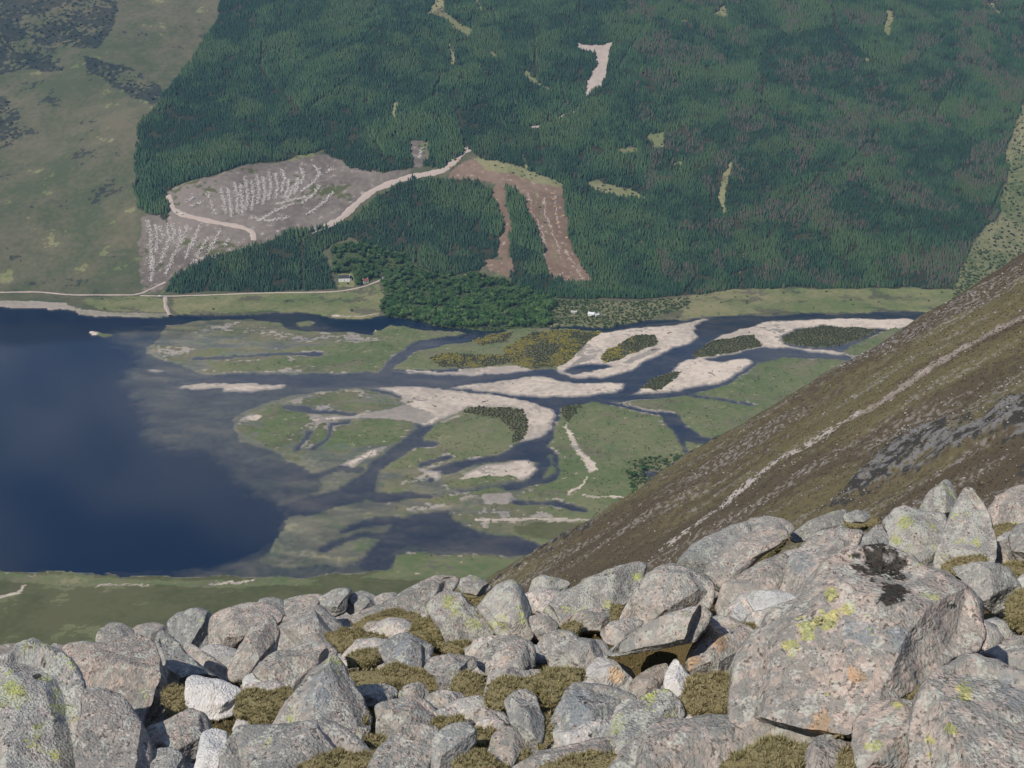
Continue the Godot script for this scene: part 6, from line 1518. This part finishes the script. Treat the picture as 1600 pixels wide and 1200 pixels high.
# ---------------------------------------------------------------- the summit boulders
func build_foreground() -> void:
	var pinkish := granite_texture(100, Color(.35, .31, .285), Color(.64, .54, .48), Color(.43, .415, .39), Color(.075, .07, .065), .46)
	var greyish := granite_texture(200, Color(.29, .282, .275), Color(.56, .50, .46), Color(.41, .41, .40), Color(.065, .065, .062), .50)
	var whitish := granite_texture(300, Color(.62, .60, .58), Color(.80, .79, .78), Color(.70, .68, .66), Color(.52, .49, .46), .3)
	var bump_n := crack_texture(91)
	var faint := lichen_texture(400, .07, .09, .30)
	var heavy := lichen_texture(500, .20, .13, .42)
	var looks := {
		"p": rock_mat(pinkish, faint, bump_n, 1), "g": rock_mat(greyish, faint, bump_n, 2), "l": rock_mat(greyish, heavy, bump_n, 3),
		"G": rock_mat(pinkish, faint, bump_n, 4), "o": rock_mat(pinkish, faint, bump_n, 5), "q": rock_mat(whitish, null, bump_n, 6)}
	var k := 0
	for e in BOULDERS:
		k += 1
		var at := Vector3(e[2][0], e[2][1], e[2][2])
		var quartz: bool = e[1] == "q"
		var mesh := body_mesh(at, e[3], e[4], e[5], .95 * e[7], 1.15 * e[8] * e[7], .12 if quartz else .085, .55 if quartz else .58, 1000 + k * 17, e[9], {}, .15 if e[8] != 1.0 else .7, (Color(1, 1, 1).lerp(Color(.92, .93, .94), rng.randf()) if quartz else Color(1.0, .965, .94).lerp(Color(.90, .93, .93), rng.randf()) * rng.randf_range(.80, 1.0)) * e[6])
		var o := put("quartz_block" if quartz else "boulder", mesh, looks[e[1]])
		o.position = at
		tag(o, e[0], "quartz" if quartz else "boulder", "boulders of the summit boulder field")
	# moss cushions between the stones
	var moss := mat(lin(.135, .112, .043), 1.0, .1)
	var mt := NoiseTexture2D.new()
	mt.width = 512; mt.height = 512; mt.seamless = true
	mt.noise = noise(.09, 71, 4)
	var ramp := Gradient.new()
	ramp.set_color(0, lin(.10, .085, .045)); ramp.set_color(1, lin(.31, .27, .15))
	mt.color_ramp = ramp
	moss.albedo_color = Color.WHITE
	moss.albedo_texture = mt
	moss.uv1_triplanar = true
	moss.uv1_world_triplanar = true
	moss.uv1_scale = Vector3.ONE * 1.7
	moss.heightmap_enabled = true
	moss.heightmap_texture = mt
	moss.heightmap_scale = 3.0
	var frond_mat := mat(Color.WHITE, .9, .15)
	frond_mat.vertex_color_use_as_albedo = true
	var st := SurfaceTool.new()
	st.begin(Mesh.PRIMITIVE_TRIANGLES)
	for b in 7:
		var a := TAU * b / 7.0 + rng.randf()
		var out_ := Vector3(cos(a), 0, sin(a))
		var side := Vector3(-sin(a), 0, cos(a)) * .0016
		var tip := out_ * rng.randf_range(.004, .011) + Vector3.UP * rng.randf_range(.008, .015)
		st.add_vertex(out_ * .002 - side); st.add_vertex(out_ * .002 + side); st.add_vertex(tip)
	st.generate_normals()
	var tuft := st.commit()
	k = 0
	for e in MOSS:
		k += 1
		var at := Vector3(e[1][0], e[1][1], e[1][2])
		var keep := {}
		var mesh := body_mesh(at, e[2], e[3], [], .55, .9, .34, .8, 5000 + k * 13, [], keep, 1.2)
		var o := base("moss_cushion", at)
		put("cushion", mesh, moss, o)
		tag(o, e[0], "moss", "moss cushions between the boulders")
		var area := 0.0
		var q: Array = e[3]
		for i in q.size() / 2:
			var i2 := (i + 1) % (q.size() / 2)
			area += q[i * 2] * q[i2 * 2 + 1] - q[i2 * 2] * q[i * 2 + 1]
		var count := clampi(int(absf(area) * .5 * 16000.0), 80, 3600)
		var spots := []
		var n: int = keep.n
		var m: int = keep.m
		var verts: PackedVector3Array = keep.verts
		var norm: PackedVector3Array = keep.norm
		var green := .5 + .5 * sin(k * 2.4)
		for c in count:
			var ph := acos(1.0 - rng.randf() * 1.1)
			var i := clampi(int(ph / PI * m), 1, m - 2) * n + rng.randi() % n
			var i2 := i + 1
			var up := (norm[i] + Vector3.UP * .35 + Vector3(rng.randfn(), rng.randfn(), rng.randfn()) * .3).normalized()
			var p := verts[i].lerp(verts[i2], rng.randf())
			var bs := Basis(Quaternion(Vector3.UP, up)) * Basis(Vector3.UP, rng.randf() * TAU)
			var col := Color(.16, .136, .07).lerp(Color(.38, .335, .195), rng.randf())
			col = col.lerp(Color(.17, .19, .07), .4 * green * rng.randf())
			spots.append([Transform3D(bs.scaled(Vector3.ONE * rng.randf_range(.8, 1.5)), p), col])
		scatter("fronds", tuft, frond_mat, spots, "", o)
	# the ground of the boulder field
	var nx := 301
	var nz := 241
	var gv := PackedVector3Array()
	var uv := PackedVector2Array()
	for j in nz:
		var d := 1.0 + j * .06
		for i in nx:
			var x := -9.0 + i * .06
			gv.append(Vector3(x, scree(x, d) - .05 - 1.2 * exp(-pow((x - .66) / .34, 4.0) - pow((d - 5.4) / .46, 4.0)) + .07 * lumpy.get_noise_2d(x * 2.2, d * 2.2) + .03 * lumpy.get_noise_2d(x * 9.0, d * 9.0), -d))
			uv.append(Vector2(x, d))
	var soil := moss.duplicate()
	soil.albedo_color = Color(.75, .72, .68)
	var gr := put("boulder_field_ground", grid_mesh(nx, nz, gv, uv), soil)
	tag(gr, "mossy peaty ground showing between the summit boulders", "ground", "", "structure")
	var cover := []
	for n in 90000:
		var d := 1.6 + 9.9 * pow(rng.randf(), 1.2)
		var x := rng.randf_range(-.8, .8) * (d * 1.15 + 1.0)
		var up := Vector3(rng.randfn() * .35, 1.0, rng.randfn() * .35).normalized()
		var y := scree(x, d) - .055 - 1.2 * exp(-pow((x - .66) / .34, 4.0) - pow((d - 5.4) / .46, 4.0)) + .07 * lumpy.get_noise_2d(x * 2.2, d * 2.2) + .03 * lumpy.get_noise_2d(x * 9.0, d * 9.0)
		var col := Color(.12, .10, .052).lerp(Color(.30, .26, .145), rng.randf())
		cover.append([Transform3D((Basis(Quaternion(Vector3.UP, up)) * Basis(Vector3.UP, rng.randf() * TAU)).scaled(Vector3.ONE * rng.randf_range(1.0, 2.4)), Vector3(x, y, -d)), col])
	scatter("moss_cover", tuft, frond_mat, cover, "short brown moss covering the ground between the boulders", self, "moss")
	# smaller stones filling the gaps
	var shapes := []
	for s in 6: shapes.append(lump(700 + s, .3))
	for n in 314:
		var d := rng.randf_range(3.2, 10.5)
		var x := rng.randf_range(-.46, .46) * d * 1.15
		var s := .06 + .22 * pow(rng.randf(), 2.0)
		if x > .25 and x < 1.15 and d > 4.3 and d < 6.2: continue
		var o := put("small_stone", shapes[n % 6], looks["p" if n % 3 else "g"])
		o.transform = Transform3D(Basis.from_euler(Vector3(rng.randfn() * .4, rng.randf() * 6, rng.randfn() * .4)).scaled(Vector3(s * 1.5, s, s * 1.1)), Vector3(x, scree(x, d) + s * .15, -d))
		tag(o, "small pinkish-grey stone wedged in a gap between the summit boulders", "stone", "small stones between the summit boulders")
	# the boulder field goes on to both sides and below the path
	var big := []
	for q in 6: big.append(lump(800 + q, .16, 52, 34))
	var more := [[], [], [], [], [], []]
	for n in 900:
		var d := rng.randf_range(1.4, 12.0)
		var x := rng.randf_range(-8.5, 8.5)
		var s := rng.randf_range(.25, .95)
		var y := scree(x, d)
		var depth := d * .927 + (650.0 - y) * .375
		var across := absf(x) / depth * 2000.0
		var down := (650.0 - y) * .927 - d * .375
		var reach := s * .85 / depth * 2000.0
		if across - reach < 830.0 and down / depth * 2000.0 - reach < 640.0: continue
		if Vector2(x, d).length() < 1.5: continue
		var tone := rng.randf_range(.78, 1.0)
		more[n % 6].append([Transform3D(Basis.from_euler(Vector3(rng.randfn() * .5 - .4, rng.randf() * 6, rng.randfn() * .5)).scaled(Vector3(s * 1.3, s * .8, s)), Vector3(x, y + s * .1, -d)), Color(tone, tone * .965, tone * .945)])
	for q in 6: scatter("outlying_boulders", big[q], looks["p" if q % 2 else "g"], more[q], "granite boulders spreading on beyond the edges of the picture", self, "boulders")
